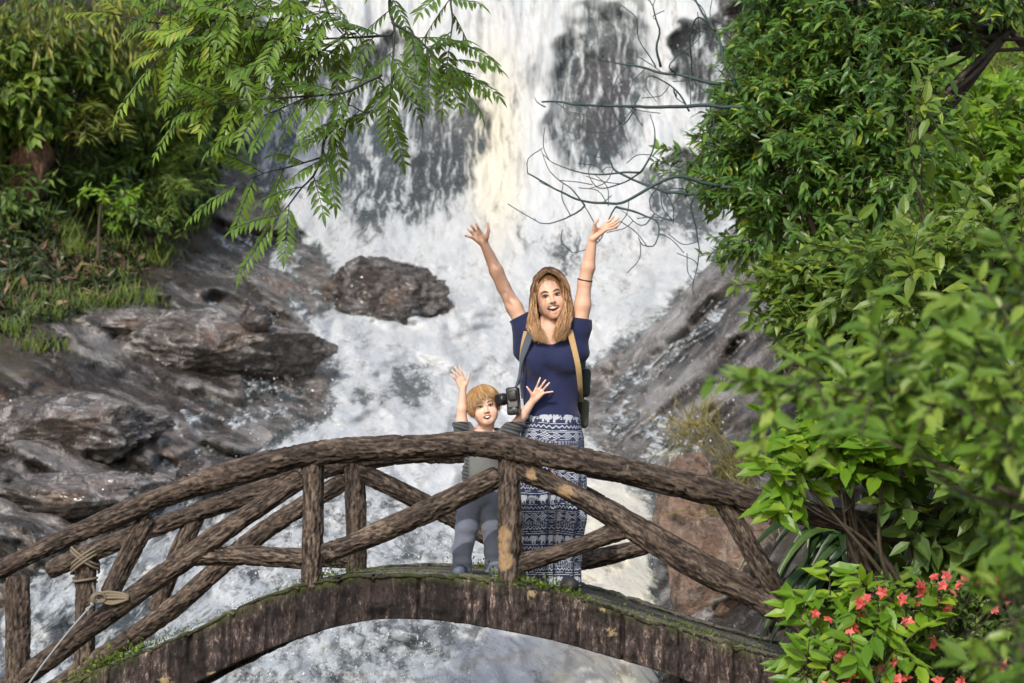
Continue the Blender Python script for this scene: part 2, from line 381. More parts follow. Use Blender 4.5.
# ---- materials
def rockmat(name, cols, gloss=.3, soil=True):
    t = NT(name); o = t.obj()
    n1 = t.noise(o, 1.6, 6, .62, .4); n2 = t.noise(o, 9, 5, .65); n3 = t.noise(t.map(o, (1, 1, 1.7), (.3, .5, 0)), 8, 6, .72, .4)
    c = t.ramp(n1, [(.3, cols[0]), (.5, cols[1]), (.68, cols[2])])
    c = t.mix(t.mr(n2, .45, .62, 0, .75), c, tuple(x * .45 for x in cols[0]))
    c = t.mix(t.mr(n3, .55, .7, 0, .8), c, cols[3])  # wet sheen painted into the rock colour as pale patches, also in next mix
    c = t.mix(t.mr(t.noise(o, 4.2, 7, .75, .8), .50, .62, 0, .7), c, tuple(min(1, x * 1.25) for x in cols[3]))
    c = t.mix(t.mr(t.voro(t.n('VectorMath', {'operation': 'MULTIPLY_ADD'}, i0=t.n('TexNoise', Vector=o, Scale=3, Detail=4).outputs[1], i1=(.5, .5, .5), i2=t.map(o, (1, 1, 1.8), (.2, .4, .3))).outputs[0], 2.4, 'DISTANCE_TO_EDGE'), .03, .0, 0, .8 if gloss < .3 else .25), c, tuple(x * .3 for x in cols[0]))
    c = t.mix(t.mr(t.noise(o, 1.1, 5, .7, .5), .56, .66, 0, .55 if gloss < .3 else 0), c, (.17, .088, .050))
    if soil:
        sa = t.attr('strata'); c = t.mix(t.mr(sa, -.02, .24, 0, .88), c, (.022, .017, .015)); c = t.mix(t.mr(sa, -.12, -.34, 0, .6), c, (.34, .33, .325))
        dirt = t.ramp(t.noise(o, 11, 5, .7), [(.35, (.022, .017, .011)), (.55, (.05, .036, .022)), (.7, (.13, .085, .05))])
        c = t.mix(t.attr('soil'), c, dirt)
        gr = t.ramp(t.noise(o, 6, 5, .7), [(.35, (.03, .05, .012)), (.6, (.10, .13, .025)), (.75, (.2, .2, .05))])
        c = t.mix(t.attr('grassy'), c, gr)
        red = t.ramp(t.noise(t.map(o, (1, 1, .15)), 14, 4, .7), [(.35, (.05, .025, .015)), (.6, (.16, .08, .045)), (.75, (.24, .14, .08))])
        c = t.mix(t.attr('red'), c, red)
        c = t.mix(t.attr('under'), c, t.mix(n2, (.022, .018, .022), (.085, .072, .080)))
        rg = t.math('MAXIMUM', t.mr(n2, .3, .7, gloss, gloss + .28), t.math('MULTIPLY', t.math('MAXIMUM', t.attr('soil'), t.attr('grassy')), .9))
    else: rg = t.mr(n2, .3, .7, gloss, gloss + .28)
    nb = t.bump(n3, .12, .8, t.bump(n2, .05, .9, t.bump(t.noise(o, 38, 4, .7), .012, .8)))
    return t.end(t.pr(c, rg, nb, Specular_IOR_Level=.7, Coat_Weight=.3 if gloss < .3 else .0, Coat_Roughness=.1))
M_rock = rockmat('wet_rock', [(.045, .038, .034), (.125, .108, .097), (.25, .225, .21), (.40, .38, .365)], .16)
M_rock2 = rockmat('dark_wet_rock', [(.018, .015, .014), (.05, .040, .036), (.12, .095, .085), (.2, .18, .17)], .2, False)
M_red = rockmat('red_rock', [(.11, .07, .048), (.27, .17, .115), (.38, .27, .2), (.30, .24, .2)], .5, False)
def foammat():
    t = NT('rushing_water'); fl = t.attr('flow', 'Vector'); fo = t.attr('foam')
    warp = t.n('TexNoise', {'noise_dimensions': '3D'}, Vector=fl, Scale=2.2, Detail=3).outputs[1]
    fv = t.n('VectorMath', {'operation': 'MULTIPLY_ADD'}, i0=warp, i1=(.22, .35, 0), i2=fl).outputs[0]
    a = t.noise(t.map(fv, (3.2, .9, 1)), 1.0, 6, .62)
    b = t.noise(t.map(fv, (11, 3.6, 1)), 1.0, 6, .68, .5)
    c = t.noise(t.map(fv, (30, 13, 1)), 1.0, 3, .7)
    n = t.math('ADD', t.math('MULTIPLY', a, .7), t.math('ADD', t.math('MULTIPLY', b, .9), t.math('MULTIPLY', c, .36)))
    n = t.math('MULTIPLY', t.math('SUBTRACT', n, .98), t.mr(fo, .35, .85, 2.7, 1.15))
    v = t.math('ADD', n, fo)
    al = t.mr(v, .26, .86)
    film = t.mr(fo, .08, .5, 0, .6)
    nb = t.bump(b, .07, .6, t.bump(c, .015, .5))
    cream = t.attr('cream')
    white = t.mix(t.mr(t.math('ADD', t.math('MULTIPLY', a, .5), t.math('MULTIPLY', b, .5)), .36, .66), (.75, .76, .77), (.50, .55, .59))
    white = t.mix(cream, white, (.76, .71, .56))
    foam = t.pr(white, .7, nb, Specular_IOR_Level=.25)
    tl = t.n('BsdfTranslucent', Color=(.85, .88, .9, 1)).outputs[0]
    foam = t.n('MixShader', Fac=.25, i1=foam, i2=tl).outputs[0]
    wat = t.pr(t.mix(b, (.035, .048, .055), (.13, .175, .19)), .12, nb, Specular_IOR_Level=.7)
    tr = t.n('BsdfTransparent').outputs[0]
    base = t.n('MixShader', Fac=film, i1=tr, i2=wat).outputs[0]
    return t.end(t.n('MixShader', Fac=al, i1=base, i2=foam).outputs[0])
M_foam = foammat()
# ---- rock bed sheet
st = 3.0
gx = np.arange(-330, 1360, st); gy = np.arange(-170, 960, st)
PX, PY = np.meshgrid(gx, gy)
D0 = depth(PX, PY); F0 = foamfield(PX, PY)
left = sstep(360, 260, PX) ; right = sstep(590, 690, PX); upper = sstep(250, 180, PY)
wx = PX + 7 * fbm(PX / 60, PY / 60, o=2, s=21); wy = PY + 7 * fbm(PX / 60, PY / 60, o=2, s=22)
fl1, ck1 = facet(*rot(wx, wy, R(24), 95, 34), s=31); fl2, ck2 = facet(*rot(wx, wy, R(20), 40, 15), s=41)
fr1, _ = facet(*rot(wx, wy, R(-42), 95, 26), s=51); fr2, _ = facet(*rot(wx, wy, R(-42), 42, 11), s=61)
fc1, _ = facet(*rot(wx, wy, R(80), 60, 30), s=71)
def ledge(a, ph):  # saw-tooth ledges along the dip
    u = rot(wx, wy, a, 1, 30)[1] + ph + 1.2 * fbm(PX / 120, PY / 120, o=2, s=77); q = u - np.floor(u); return q
L = left * (.50 * fl1 + .26 * fl2 + .14 * ledge(R(22), 0)) + right * (.42 * fr1 + .2 * fr2 + .22 * ledge(R(-42), .3)) + (1 - np.maximum(left, right)) * .35 * fc1
detail = fbm(PX / 26, PY / 18, o=5, s=81) * .16
SOIL = np.maximum(sstep(-14, 14, polydist(wx, wy, [(-400, -200), (250, -200), (225, 90), (205, 190), (215, 238), (165, 262), (150, 300), (95, 315), (40, 320), (40, 375), (-400, 400)])),
                  sstep(-14, 14, polydist(wx, wy, [(1400, -200), (745, -200), (760, 120), (790, 230), (796, 320), (780, 420), (770, 500), (770, 620), (780, 960), (1400, 960)])))
GRASSY = sstep(-20, 20, polydist(wx, wy, [(785, 250), (800, 60), (1000, 20), (1200, 60), (1200, 330), (900, 330), (830, 400), (790, 330)]))
RED = np.maximum(blob(PX, PY, 30, 170, 26, 52, .2), blob(PX, PY, 130, 425, 60, 26) * sstep(-.1, .5, fbm(PX / 22, PY / 14, o=3, s=5)) * .7)
inw = sstep(2, 22, polydist(wx, wy, POLY)); amp = (1 - .93 * inw) * (1 - .6 * SOIL)
def blur(a, k):
    for _ in range(k): a = (np.roll(a, 1, 0) + np.roll(a, -1, 0) + np.roll(a, 1, 1) + np.roll(a, -1, 1) + 2 * a) / 6
    return a
L = blur(L, 2)
Y = D0 + .16 * inw - (L + .12) * amp - detail * (1 - .85 * inw) - fbm(PX / 9, PY / 6, o=4, s=83) * .05 * amp
TP = P(PX, PY, Y)
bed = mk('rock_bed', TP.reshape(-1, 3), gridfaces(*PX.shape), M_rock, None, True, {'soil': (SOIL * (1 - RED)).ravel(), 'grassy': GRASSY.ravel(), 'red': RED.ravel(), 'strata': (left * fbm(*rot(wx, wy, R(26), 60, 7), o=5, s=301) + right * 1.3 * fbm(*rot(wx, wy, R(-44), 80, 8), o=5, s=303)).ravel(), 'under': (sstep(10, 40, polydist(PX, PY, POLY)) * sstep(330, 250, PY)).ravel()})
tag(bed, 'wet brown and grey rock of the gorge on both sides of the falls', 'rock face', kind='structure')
# ---- water sheet
st2 = 2.0
hx = np.arange(-140, 780, st2); hy = np.arange(-140, 900, st2)
WX, WY = np.meshgrid(hx, hy)
FW = foamfield(WX, WY); DW = depth(WX, WY)
Xw = (WX - 512) * DW / FPX
slope = np.where(hy > 300, np.clip((hy - 300) / 200, 0, 1) * .55, 0)[:, None]
vv = np.cumsum((np.gradient(DW, axis=0) * -1.0 + DW * st2 / FPX) * (.42 + .58 * sstep(215, 300, WY)), axis=0)
ush = np.cumsum(slope * (st2 * DW / FPX), axis=0)
flow = np.stack([Xw - ush, vv, np.zeros_like(vv)], -1)
lump = fbm(flow[..., 0] * 2.2, flow[..., 1] * .8, o=4, s=91) * .22 + fbm(flow[..., 0] * 7, flow[..., 1] * 3.0, o=4, s=95) * .10
mound = np.abs(fbm(flow[..., 0] * 1.3, flow[..., 1] * .9, o=3, s=99))
steps = sstep(235, 300, WY) * .10 * np.sin(WY / 9 + 7 * fbm(WX / 60, WY / 120, o=3, s=33))
FWs = sstep(.05, .7, FW)
YW = DW - .02 - .16 * FWs - .22 * sstep(.45, .75, FW) * sstep(320, 240, WY) - (lump + .25 * mound + steps) * sstep(.15, .8, FW)
cream = np.maximum(blob(WX, WY, 494, 150, 26, 95, .7) * .8, sstep(500, 600, WX) * sstep(420, 520, WY) * .65)
WP = P(WX, WY, YW).reshape(-1, 3)
fc = gridfaces(*WX.shape); keep = (FW.ravel()[fc] > .03).any(1); fc = fc[keep]
used = np.unique(fc); rm = np.full(len(WP), -1); rm[used] = np.arange(len(used))
wat = mk('waterfall_water', WP[used], rm[fc], M_foam, None, True, {'foam': FW.ravel()[used], 'cream': cream.ravel()[used], 'flow': flow.reshape(-1, 3)[used]})
tag(wat, 'white foaming water tumbling down the rocks behind the bridge', 'waterfall', kind='structure')
def surf(px, py):
    px = np.atleast_1d(np.asarray(px, float)); py = np.atleast_1d(np.asarray(py, float))
    i = np.clip(((py - gy[0]) / st).round().astype(int), 0, len(gy) - 1); j = np.clip(((px - gx[0]) / st).round().astype(int), 0, len(gx) - 1)
    return Y[i, j]
# ---- spray drops thrown up by the falls
N = 16000
sx = RNG.uniform(230, 740, N); sy = RNG.uniform(-20, 683, N)
fi = foamfield(sx, sy)
ed = np.clip(1 - np.abs(fi - .55) / .5, 0, 1)
kp = RNG.random(N) < ed * .9; sx, sy = sx[kp], sy[kp]
d = depth(sx, sy) - .3 - np.abs(RNG.normal(0, .22, len(sx)))
c = P(sx, sy, d); r = RNG.uniform(.0016, .0048, len(sx)) * (1 + (RNG.random(len(sx)) < .05) * .8)
octv = np.array([[1, 0, 0], [-1, 0, 0], [0, 1, 0], [0, -1, 0], [0, 0, 1.7], [0, 0, -1.7]]); octf = np.array([[0, 2, 4], [2, 1, 4], [1, 3, 4], [3, 0, 4], [2, 0, 5], [1, 2, 5], [3, 1, 5], [0, 3, 5]])
sp_ = mk('water_spray', (c[:, None] + octv[None] * r[:, None, None]).reshape(-1, 3), (octf[None] + np.arange(len(c))[:, None, None] * 6).reshape(-1, 3), simple('spray_drops', (.85, .88, .9), .4, .03), None, True)
tag(sp_, 'white drops of spray flying off the falling water', 'spray', kind='stuff')
M_bld = rockmat('boulder_rock', [(.022, .017, .015), (.060, .045, .038), (.13, .11, .10), (.22, .21, .21)], .16, False)
# ---- separate boulders
def boulder(name, label, c, r, seed, mat, cuts=16, group=None, amp=.1):
    bm = bmesh.new(); bmesh.ops.create_icosphere(bm, subdivisions=6, radius=1); bm.verts.ensure_lookup_table()
    v = np.array([q.co[:] for q in bm.verts]); f = np.array([[q.index for q in p.verts] for p in bm.faces]); bm.free()
    rg = np.random.default_rng(seed); v0 = v.copy()
    for _ in range(cuts):
        n = rg.normal(size=3); n /= np.linalg.norm(n); h = rg.uniform(.66, .93); s = v @ n - h
        v = v - np.clip(s, 0, None)[:, None] * n * .95
    v += v0 * (fbm(v0[:, 0] * 2.2, v0[:, 1] * 2.2, v0[:, 2] * 2.8, 5, seed) * amp * 1.6 + .5 * amp * fbm(v0[:, 0] * 9, v0[:, 1] * 9, v0[:, 2] * 12, 4, seed + 9))[:, None]
    o = mk(name, v * np.asarray(r), f, mat, None, True); o.location = [float(q) for q in c]
    return tag(o, label, 'boulder', group)
boulder('boulder', 'dark wet rounded boulder standing in white water left of the woman', P(381, 298, 22.1), (.82, .62, .50), 3, M_bld, 18, None, .16)
G = 'rocks along the left bank'
boulder('rock_ledge', 'big brown rock with a dark overhanging face on the left bank', P(62, 436, 15.6), (1.0, .8, .36), 5, M_rock, 20, G)
boulder('rock_ledge', 'low mossy brown rock under the dark overhang at the left edge', P(62, 500, 14.6), (.92, .7, .27), 8, M_rock, 18, G)
boulder('rock_ledge', 'pale wet sloping slab between the overhanging rock and the rapids', P(215, 350, 18.95), (1.2, .9, .42), 12, M_rock, 20, G)
def fibremat():
    t = NT('fibrous_wood'); o = t.obj(); n = t.noise(t.map(o, (16, 16, 1.6)), 1, 6, .7, .3)
    c = t.ramp(n, [(.3, (.03, .015, .008)), (.5, (.10, .052, .028)), (.7, (.24, .14, .08))]); return t.end(t.pr(c, .85, t.bump(n, .06, .9)))
stump = boulder('tree_stump', 'broken reddish-brown tree stump with fibrous sides among the left bushes', P(31, 170, 20.2), (.22, .3, .52), 33, fibremat(), 10, None, .12); stump['category'] = 'tree stump'
boulder('rock_ledge', 'small dark wedge of rock lying on the pale slab', P(256, 318, 18.35), (.17, .2, .13), 15, M_rock2, 14, G)
boulder('rock_ledge', 'bluish wet rock parting the white chute above the left railing', P(222, 474, 15.2), (.36, .3, .17), 18, M_rock2, 14, G)
boulder('rock_ledge', 'long dark ledge below the bright grass on the left bank', P(125, 332, 19.0), (1.15, .7, .24), 21, M_rock, 20, G)
G = 'reddish boulders below the right bank'
boulder('boulder', 'tall grey-brown boulder just under the right handrail beside the white water', P(690, 512, 14.2), (.26, .32, .44), 25, M_red, 16, G)
boulder('boulder', 'large smooth reddish boulder seen through the right end of the railing', P(716, 575, 13.2), (.45, .45, .55), 28, M_red, 12, G, .05)
# ================================================================== bridge
AX = R(5); O = np.array([0, 9.5, 0.]); E = np.array([math.cos(AX), -math.sin(AX), 0]); Nn = np.array([math.sin(AX), math.cos(AX), 0])
def onplane(px, py, t):
    """pixel -> bridge coordinates (s along, z) in the vertical plane t metres behind the near rail"""
    d = P(px, py, 1.0) - np.array([0, 0, CAMZ]); o = np.array([0, 0, CAMZ])
    k = ((O + Nn * t - o) @ Nn) / (d @ Nn); p = o + d * np.asarray(k)[..., None]
    return np.stack([(p - O) @ E, p[..., 2]], -1)
def BW(s, t, z):
    s, t, z = np.broadcast_arrays(np.asarray(s, float), np.asarray(t, float), np.asarray(z, float))
    return O + s[..., None] * E + t[..., None] * Nn + z[..., None] * np.array([0, 0, 1.])
def bpts(pts, t): a = onplane(np.array([p[0] for p in pts]), np.array([p[1] for p in pts]), t); return BW(a[:, 0], t, a[:, 1])
def barkmat():
    t = NT('bark'); o = t.obj(); rd = t.attr('ridge'); ti = t.attr('tint')
    n = t.noise(t.attr('buv', 'Vector'), 60, 6, .7); n2 = t.noise(o, 90, 4, .7)
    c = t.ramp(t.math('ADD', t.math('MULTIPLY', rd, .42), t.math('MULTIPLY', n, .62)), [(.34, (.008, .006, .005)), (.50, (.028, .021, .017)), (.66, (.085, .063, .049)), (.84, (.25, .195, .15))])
    c = t.mix(t.mr(t.noise(o, 5, 3), .55, .72, 0, .5), c, (.05, .033, .024))
    c = t.mix(t.mr(t.noise(o, 26, 3, .6), .66, .74, 0, .75), c, (.20, .20, .13))       # lichen
    c = t.mix(t.math('MULTIPLY', ti, .55), c, t.mix(.5, c, (.02, .014, .012)))
    c = t.mix(t.attr('cut'), c, t.mix(n2, (.22, .14, .075), (.38, .27, .155)))
    c = t.mix(t.attr('moss'), c, t.mix(n2, (.03, .055, .01), (.09, .13, .02)))
    return t.end(t.pr(c, .82, t.bump(n2, .006, .9, t.bump(n, .012, .7)), Specular_IOR_Level=.3))
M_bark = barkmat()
def log(name, pts, r, parent, seed, taper=None, cuts=(), gn=.06):
    path = catmull(pts, .012); n = len(path); L = np.concatenate([[0], np.cumsum(np.linalg.norm(np.diff(path, axis=0), axis=1))])
    T, N, B = frames(path); sides = 44; th = np.linspace(0, 2 * np.pi, sides, endpoint=False)
    rr = np.interp(L / L[-1], np.linspace(0, 1, len(taper)), taper) * r if taper else np.full(n, r)
    rr = rr * (1 + gn * 1.6 * fbm(L * 5, L * 0 + seed, o=3, s=seed))
    rr = rr.copy(); e = np.minimum(L, L[-1] - L); rr *= np.sqrt(np.clip(1 - np.clip(1 - e / .02, 0, 1) ** 2 * .6, .05, 1))
    TH, LL = np.meshgrid(th, L); cx, cy = np.cos(TH), np.sin(TH); tw = LL * 1.2
    cx, cy = np.cos(TH + tw * .4), np.sin(TH + tw * .4)
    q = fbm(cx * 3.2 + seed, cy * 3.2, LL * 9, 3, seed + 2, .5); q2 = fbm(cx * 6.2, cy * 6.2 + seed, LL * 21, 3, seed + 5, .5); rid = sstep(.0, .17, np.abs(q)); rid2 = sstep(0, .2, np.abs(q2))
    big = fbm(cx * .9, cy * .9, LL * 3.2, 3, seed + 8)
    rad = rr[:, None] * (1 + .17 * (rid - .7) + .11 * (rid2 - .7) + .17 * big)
    V = path[:, None] + rad[..., None] * (np.cos(TH)[..., None] * N[:, None] + np.sin(TH)[..., None] * B[:, None])
    a = np.arange(n - 1)[:, None] * sides + np.arange(sides)[None]; b = np.arange(n - 1)[:, None] * sides + (np.arange(sides)[None] + 1) % sides
    f = np.stack([a, b, b + sides, a + sides], -1).reshape(-1, 4)
    V = np.vstack([V.reshape(-1, 3), path[:1], path[-1:]]); k = np.arange(sides); k2 = (k + 1) % sides; c = n * sides
    caps = np.vstack([np.stack([k2, k, np.full(sides, c)], -1), np.stack([c - sides + k, c - sides + k2, np.full(sides, c + 1)], -1)])
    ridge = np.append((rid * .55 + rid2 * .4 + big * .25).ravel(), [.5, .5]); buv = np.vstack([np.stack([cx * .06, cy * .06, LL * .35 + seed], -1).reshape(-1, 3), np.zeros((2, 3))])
    cut = np.zeros(len(V))
    for (p, rad_) in cuts: cut = np.maximum(cut, 1 - sstep(rad_ * .75, rad_, np.linalg.norm((V - p) * [1, .6, 1], axis=1) + .018 * fbm(V[:, 0] * 22, V[:, 1] * 22, V[:, 2] * 22, 3, 5)))
    mo = np.zeros(len(V))
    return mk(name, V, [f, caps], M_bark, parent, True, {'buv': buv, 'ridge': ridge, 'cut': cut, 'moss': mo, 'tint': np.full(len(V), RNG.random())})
bridge = empty('foot_bridge', BW(0, .55, -.3), 'arched rustic footbridge with bark-covered log railings in front of the waterfall', 'footbridge')
T2 = 1.2
def cutat(px, py, t, r): return (bpts([(px, py)], t)[0] - Nn * .05, r)
NR = [(-60, 592), (0, 568.7), (83, 530.5), (166, 496), (249, 469), (298, 456), (352, 450), (417, 447), (458, 445), (499, 446), (526, 450), (553, 456), (583, 462), (624, 470), (666, 479), (707, 489), (757, 500), (810, 514), (860, 523), (894, 532), (925, 541)]
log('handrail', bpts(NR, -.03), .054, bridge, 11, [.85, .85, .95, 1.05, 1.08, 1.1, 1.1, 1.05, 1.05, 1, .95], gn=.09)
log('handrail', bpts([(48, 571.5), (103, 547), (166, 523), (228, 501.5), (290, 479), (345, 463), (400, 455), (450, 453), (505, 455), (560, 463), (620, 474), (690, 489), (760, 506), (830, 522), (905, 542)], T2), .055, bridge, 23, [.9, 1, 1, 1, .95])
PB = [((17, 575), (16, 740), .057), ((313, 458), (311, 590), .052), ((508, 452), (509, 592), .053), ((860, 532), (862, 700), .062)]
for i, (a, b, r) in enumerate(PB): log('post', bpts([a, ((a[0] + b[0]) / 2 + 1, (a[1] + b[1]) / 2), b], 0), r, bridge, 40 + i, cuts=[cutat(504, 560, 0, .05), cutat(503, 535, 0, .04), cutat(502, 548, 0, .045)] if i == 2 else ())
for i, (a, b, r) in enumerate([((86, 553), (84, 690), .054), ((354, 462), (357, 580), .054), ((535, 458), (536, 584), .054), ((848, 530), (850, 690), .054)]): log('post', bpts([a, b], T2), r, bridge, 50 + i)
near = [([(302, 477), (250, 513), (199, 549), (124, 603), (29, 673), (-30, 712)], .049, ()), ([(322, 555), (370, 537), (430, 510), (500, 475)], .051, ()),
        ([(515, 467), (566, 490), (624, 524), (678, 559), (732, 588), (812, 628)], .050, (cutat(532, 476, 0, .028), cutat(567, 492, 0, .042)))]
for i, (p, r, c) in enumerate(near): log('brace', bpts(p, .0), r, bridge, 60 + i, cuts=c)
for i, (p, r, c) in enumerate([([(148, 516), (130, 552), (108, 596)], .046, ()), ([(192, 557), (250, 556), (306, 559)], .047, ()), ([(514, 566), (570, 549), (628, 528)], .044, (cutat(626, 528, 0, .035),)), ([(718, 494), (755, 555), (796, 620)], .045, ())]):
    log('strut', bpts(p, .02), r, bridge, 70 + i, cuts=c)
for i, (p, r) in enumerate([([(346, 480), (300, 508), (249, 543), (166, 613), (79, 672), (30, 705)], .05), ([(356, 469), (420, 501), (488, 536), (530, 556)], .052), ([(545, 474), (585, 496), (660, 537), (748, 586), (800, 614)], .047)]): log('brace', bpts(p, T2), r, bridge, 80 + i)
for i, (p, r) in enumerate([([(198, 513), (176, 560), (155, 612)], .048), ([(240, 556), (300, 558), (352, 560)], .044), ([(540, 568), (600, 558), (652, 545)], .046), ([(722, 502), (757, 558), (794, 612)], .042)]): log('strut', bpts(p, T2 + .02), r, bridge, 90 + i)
# ---- arched rims and deck
top = onplane(*np.array([(-60, 752), (20, 708), (83, 676), (157, 644.5), (232, 609.5), (290, 586), (344, 574.5), (385, 572.5), (417, 573), (458, 575.5), (499, 580), (540, 588), (583, 599), (624, 611), (682, 630), (732, 645), (773, 656), (840, 672), (930, 688)]).T, -.06)
bot = onplane(*np.array([(-60, 850), (40, 775), (120, 722), (195, 683), (249, 657), (311, 634), (361, 622), (398, 619), (450, 622), (500, 630), (562, 643), (624, 661), (666, 673), (700, 685), (760, 706), (840, 740), (930, 780)]).T, -.06)
SS = np.arange(top[0, 0] + .02, top[-1, 0] - .02, .007)
ZT = np.interp(SS, *catmull(top, .02).T); ZB = np.interp(SS, *catmull(bot, .02).T)
def blockmat():
    t = NT('log_kerb'); o = t.obj()
    st_ = t.noise(t.map(o, (19, 9, 3.4)), 1, 6, .75, .6); n = t.noise(o, 60, 4, .7); big = t.noise(o, 3.2, 4, .6); rd = t.attr('ridge'); fl = t.noise(t.map(o, (46, 30, 20)), 1, 5, .8, .6)
    c = t.ramp(t.math('ADD', t.math('ADD', t.mr(st_, .36, .66, 0, .52), t.mr(fl, .42, .70, 0, .5)), t.math('MULTIPLY', t.math('SUBTRACT', t.attr('blk'), .5), .28)), [(.12, (.008, .006, .006)), (.42, (.030, .022, .020)), (.68, (.080, .058, .052)), (.92, (.28, .22, .19))])
    c = t.mix(t.mr(big, .52, .7, 0, .55), c, (.035, .022, .020))
    c = t.mix(t.mr(t.math('ADD', t.voro(o, 4.3), t.math('MULTIPLY', t.noise(o, 20, 4, .7), .5)), .40, .34, 0, .8), c, (.34, .26, .14))
    c = t.mix(t.math('MULTIPLY', t.attr('moss'), t.mr(t.noise(o, 13, 5, .7), .36, .54)), c, t.mix(n, (.035, .05, .008), (.11, .14, .02)))
    c = t.mix(t.math('MULTIPLY', t.attr('grit'), t.mr(n, .35, .6)), c, (.20, .18, .15))
    return t.end(t.pr(c, .8, t.bump(n, .006, .9, t.bump(st_, .014, .9)), Specular_IOR_Level=.3))
M_block = blockmat()
def rim(name, t0, t1, seed, sgn):
    q = np.linspace(0, 1, 34); prof = []   # loop: front bottom->top, top front->back, back top->bottom, underside
    for k in q[:-1]: prof.append((0, k, 0))
    for k in np.linspace(0, 1, 14)[:-1]: prof.append((k, 1, 1))
    for k in q[:-1]: prof.append((1, 1 - k, 2))
    for k in np.linspace(0, 1, 8)[:-1]: prof.append((1 - k, 0, 3))
    a = np.array(prof); tt, qq, side = a.T; m = len(a); S, TT = np.meshgrid(SS, tt, indexing='ij'); Q = np.meshgrid(SS, qq, indexing='ij')[1]; SD = np.meshgrid(SS, side, indexing='ij')[1]
    arc = np.concatenate([[0], np.cumsum(np.hypot(np.diff(SS), np.diff(ZT)))])
    u = (arc / .236 + .9 * vnoise(arc / .5, arc * 0, s=seed)); g = np.abs(u - np.round(u)); off = _h(np.floor(u + .5), np.floor(u + .5) * 0, np.floor(u + .5) * 0, seed + 1)[:, None] - .5
    groove = (1 - sstep(0, .06, g + .02 * vnoise(S * 30, Q * 6, s=seed + 5)[:, :1].ravel() * 0))[:, None] * np.clip(.8 + .6 * vnoise(S * 6, Q * 4, s=seed + 2), 0, 1)
    zt = ZT[:, None] + .006 * fbm(S * 9, TT * 3, o=3, s=seed) - .002 * groove; Z = ZB[:, None] + (zt - ZB[:, None]) * Q
    stri = fbm(S * 15, Q * 1.5, TT * 2, 4, seed + 3, .65); rough = fbm(S * 14, Z * 14, TT * 2, 4, seed + 6)
    out = .018 * stri + .020 * rough + .018 * off - .028 * groove
    edge = np.minimum(np.where(SD == 0, 1 - Q, 1), np.where(SD == 1, TT, 1)); rd = .016 * (1 - sstep(0, .10, edge))
    T_ = t0 + (t1 - t0) * TT; T_ = T_ + np.where(SD == 0, -out + rd, 0) + np.where(SD == 2, out, 0)
    Z = Z + np.where(SD == 1, out * .5 - rd, 0) + np.where(SD == 3, -out * .4, 0)
    V = BW(S, T_, Z); n = len(SS)
    i = np.arange(n - 1)[:, None] * m + np.arange(m)[None]; j = np.arange(n - 1)[:, None] * m + (np.arange(m)[None] + 1) % m
    f = np.stack([i, j, j + m, i + m], -1).reshape(-1, 4)
    moss = np.where(SD == 1, .55 + .45 * fbm(S * 2.2, TT, o=2, s=seed), sstep(.72, 1.0, Q) * (.5 + .6 * fbm(S * 3, Q * 0, o=2, s=seed + 4))); moss = np.clip(moss, 0, 1)
    grit = (SD == 1) * (TT > .15) * 1.
    return mk(name, V.reshape(-1, 3), f, M_block, bridge, True, {'moss': moss.ravel(), 'grit': grit.ravel(), 'ridge': (stri * .5 + .5).ravel(), 'blk': (off + .5 + 0 * S).ravel()})
rim('rim_beam', -.06, .17, 111, 1); rim('rim_beam', 1.08, 1.30, 131, -1)
tq = np.linspace(.15, 1.10, 60); S, TT = np.meshgrid(SS, tq, indexing='ij')
Z = ZT[:, None] - .012 + .006 * fbm(S * 16, TT * 16, o=4, s=7) - .02 * np.sin(np.clip((TT - .17) / .9, 0, 1) * np.pi) ** .5 * 0
dv = np.concatenate([BW(S, TT, Z).reshape(-1, 3), BW(S, TT, Z - .13).reshape(-1, 3)]); f = gridfaces(len(SS), len(tq))
mk('deck', dv, np.vstack([f, f[:, ::-1] + len(dv) // 2]), M_block, bridge, True, {'moss': np.tile(np.clip(.3 + fbm(S * 2, TT * 3, o=3, s=8), 0, 1).ravel(), 2), 'grit': np.ones(len(dv)), 'ridge': np.full(len(dv), .5), 'blk': np.full(len(dv), .5)})
# ---- moss and tiny plants on the bridge
M_moss = leafmat('moss', [(0, (.03, .05, .008)), (.5, (.08, .13, .015)), (1, (.20, .28, .03))], .3, .7)
ms = Leaves()
def mosspatch(px, py, t, rx, n, size, tall=.02):
    c = bpts([(px, py)], t)[0]; k = n
    s = RNG.normal(0, rx, k); tt = RNG.normal(0, .03, k); zz = np.interp((c - O) @ E + s, SS, ZT)
    p = BW((c - O) @ E + s, t + tt, zz + np.abs(RNG.normal(0, tall, k)))
    d = rvec(k) * .8 + [0, -.2, .8]; ms.add(p, d, rvec(k) + [0, -.6, .6], RNG.uniform(.5, 1.2, k) * size, RNG.uniform(.4, .9, k) * size * .8)
for a in [(322, 574, .03, .04, 90, .02, .03), (345, 570, 1.1, .05, 60, .015, .02), (510, 580, .03, .05, 130, .024, .03), (540, 588, -.02, .10, 260, .024, .02), (570, 596, -.02, .08, 160, .018, .012), (620, 610, -.02, .12, 120, .012, .01), (690, 632, .1, .12, 120, .014, .012), (110, 664, -.03, .10, 240, .028, .03), (140, 650, -.03, .12, 160, .018, .02), (200, 624, -.04, .2, 140, .012, .01), (300, 584, -.04, .2, 120, .010, .008), (480, 570, 1.1, .1, 160, .018, .02), (380, 572, -.03, .3, 220, .010, .008), (720, 642, .1, .2, 140, .016, .016)]: mosspatch(*a)
mo = ms.build('moss', M_moss, bridge, simple=True)
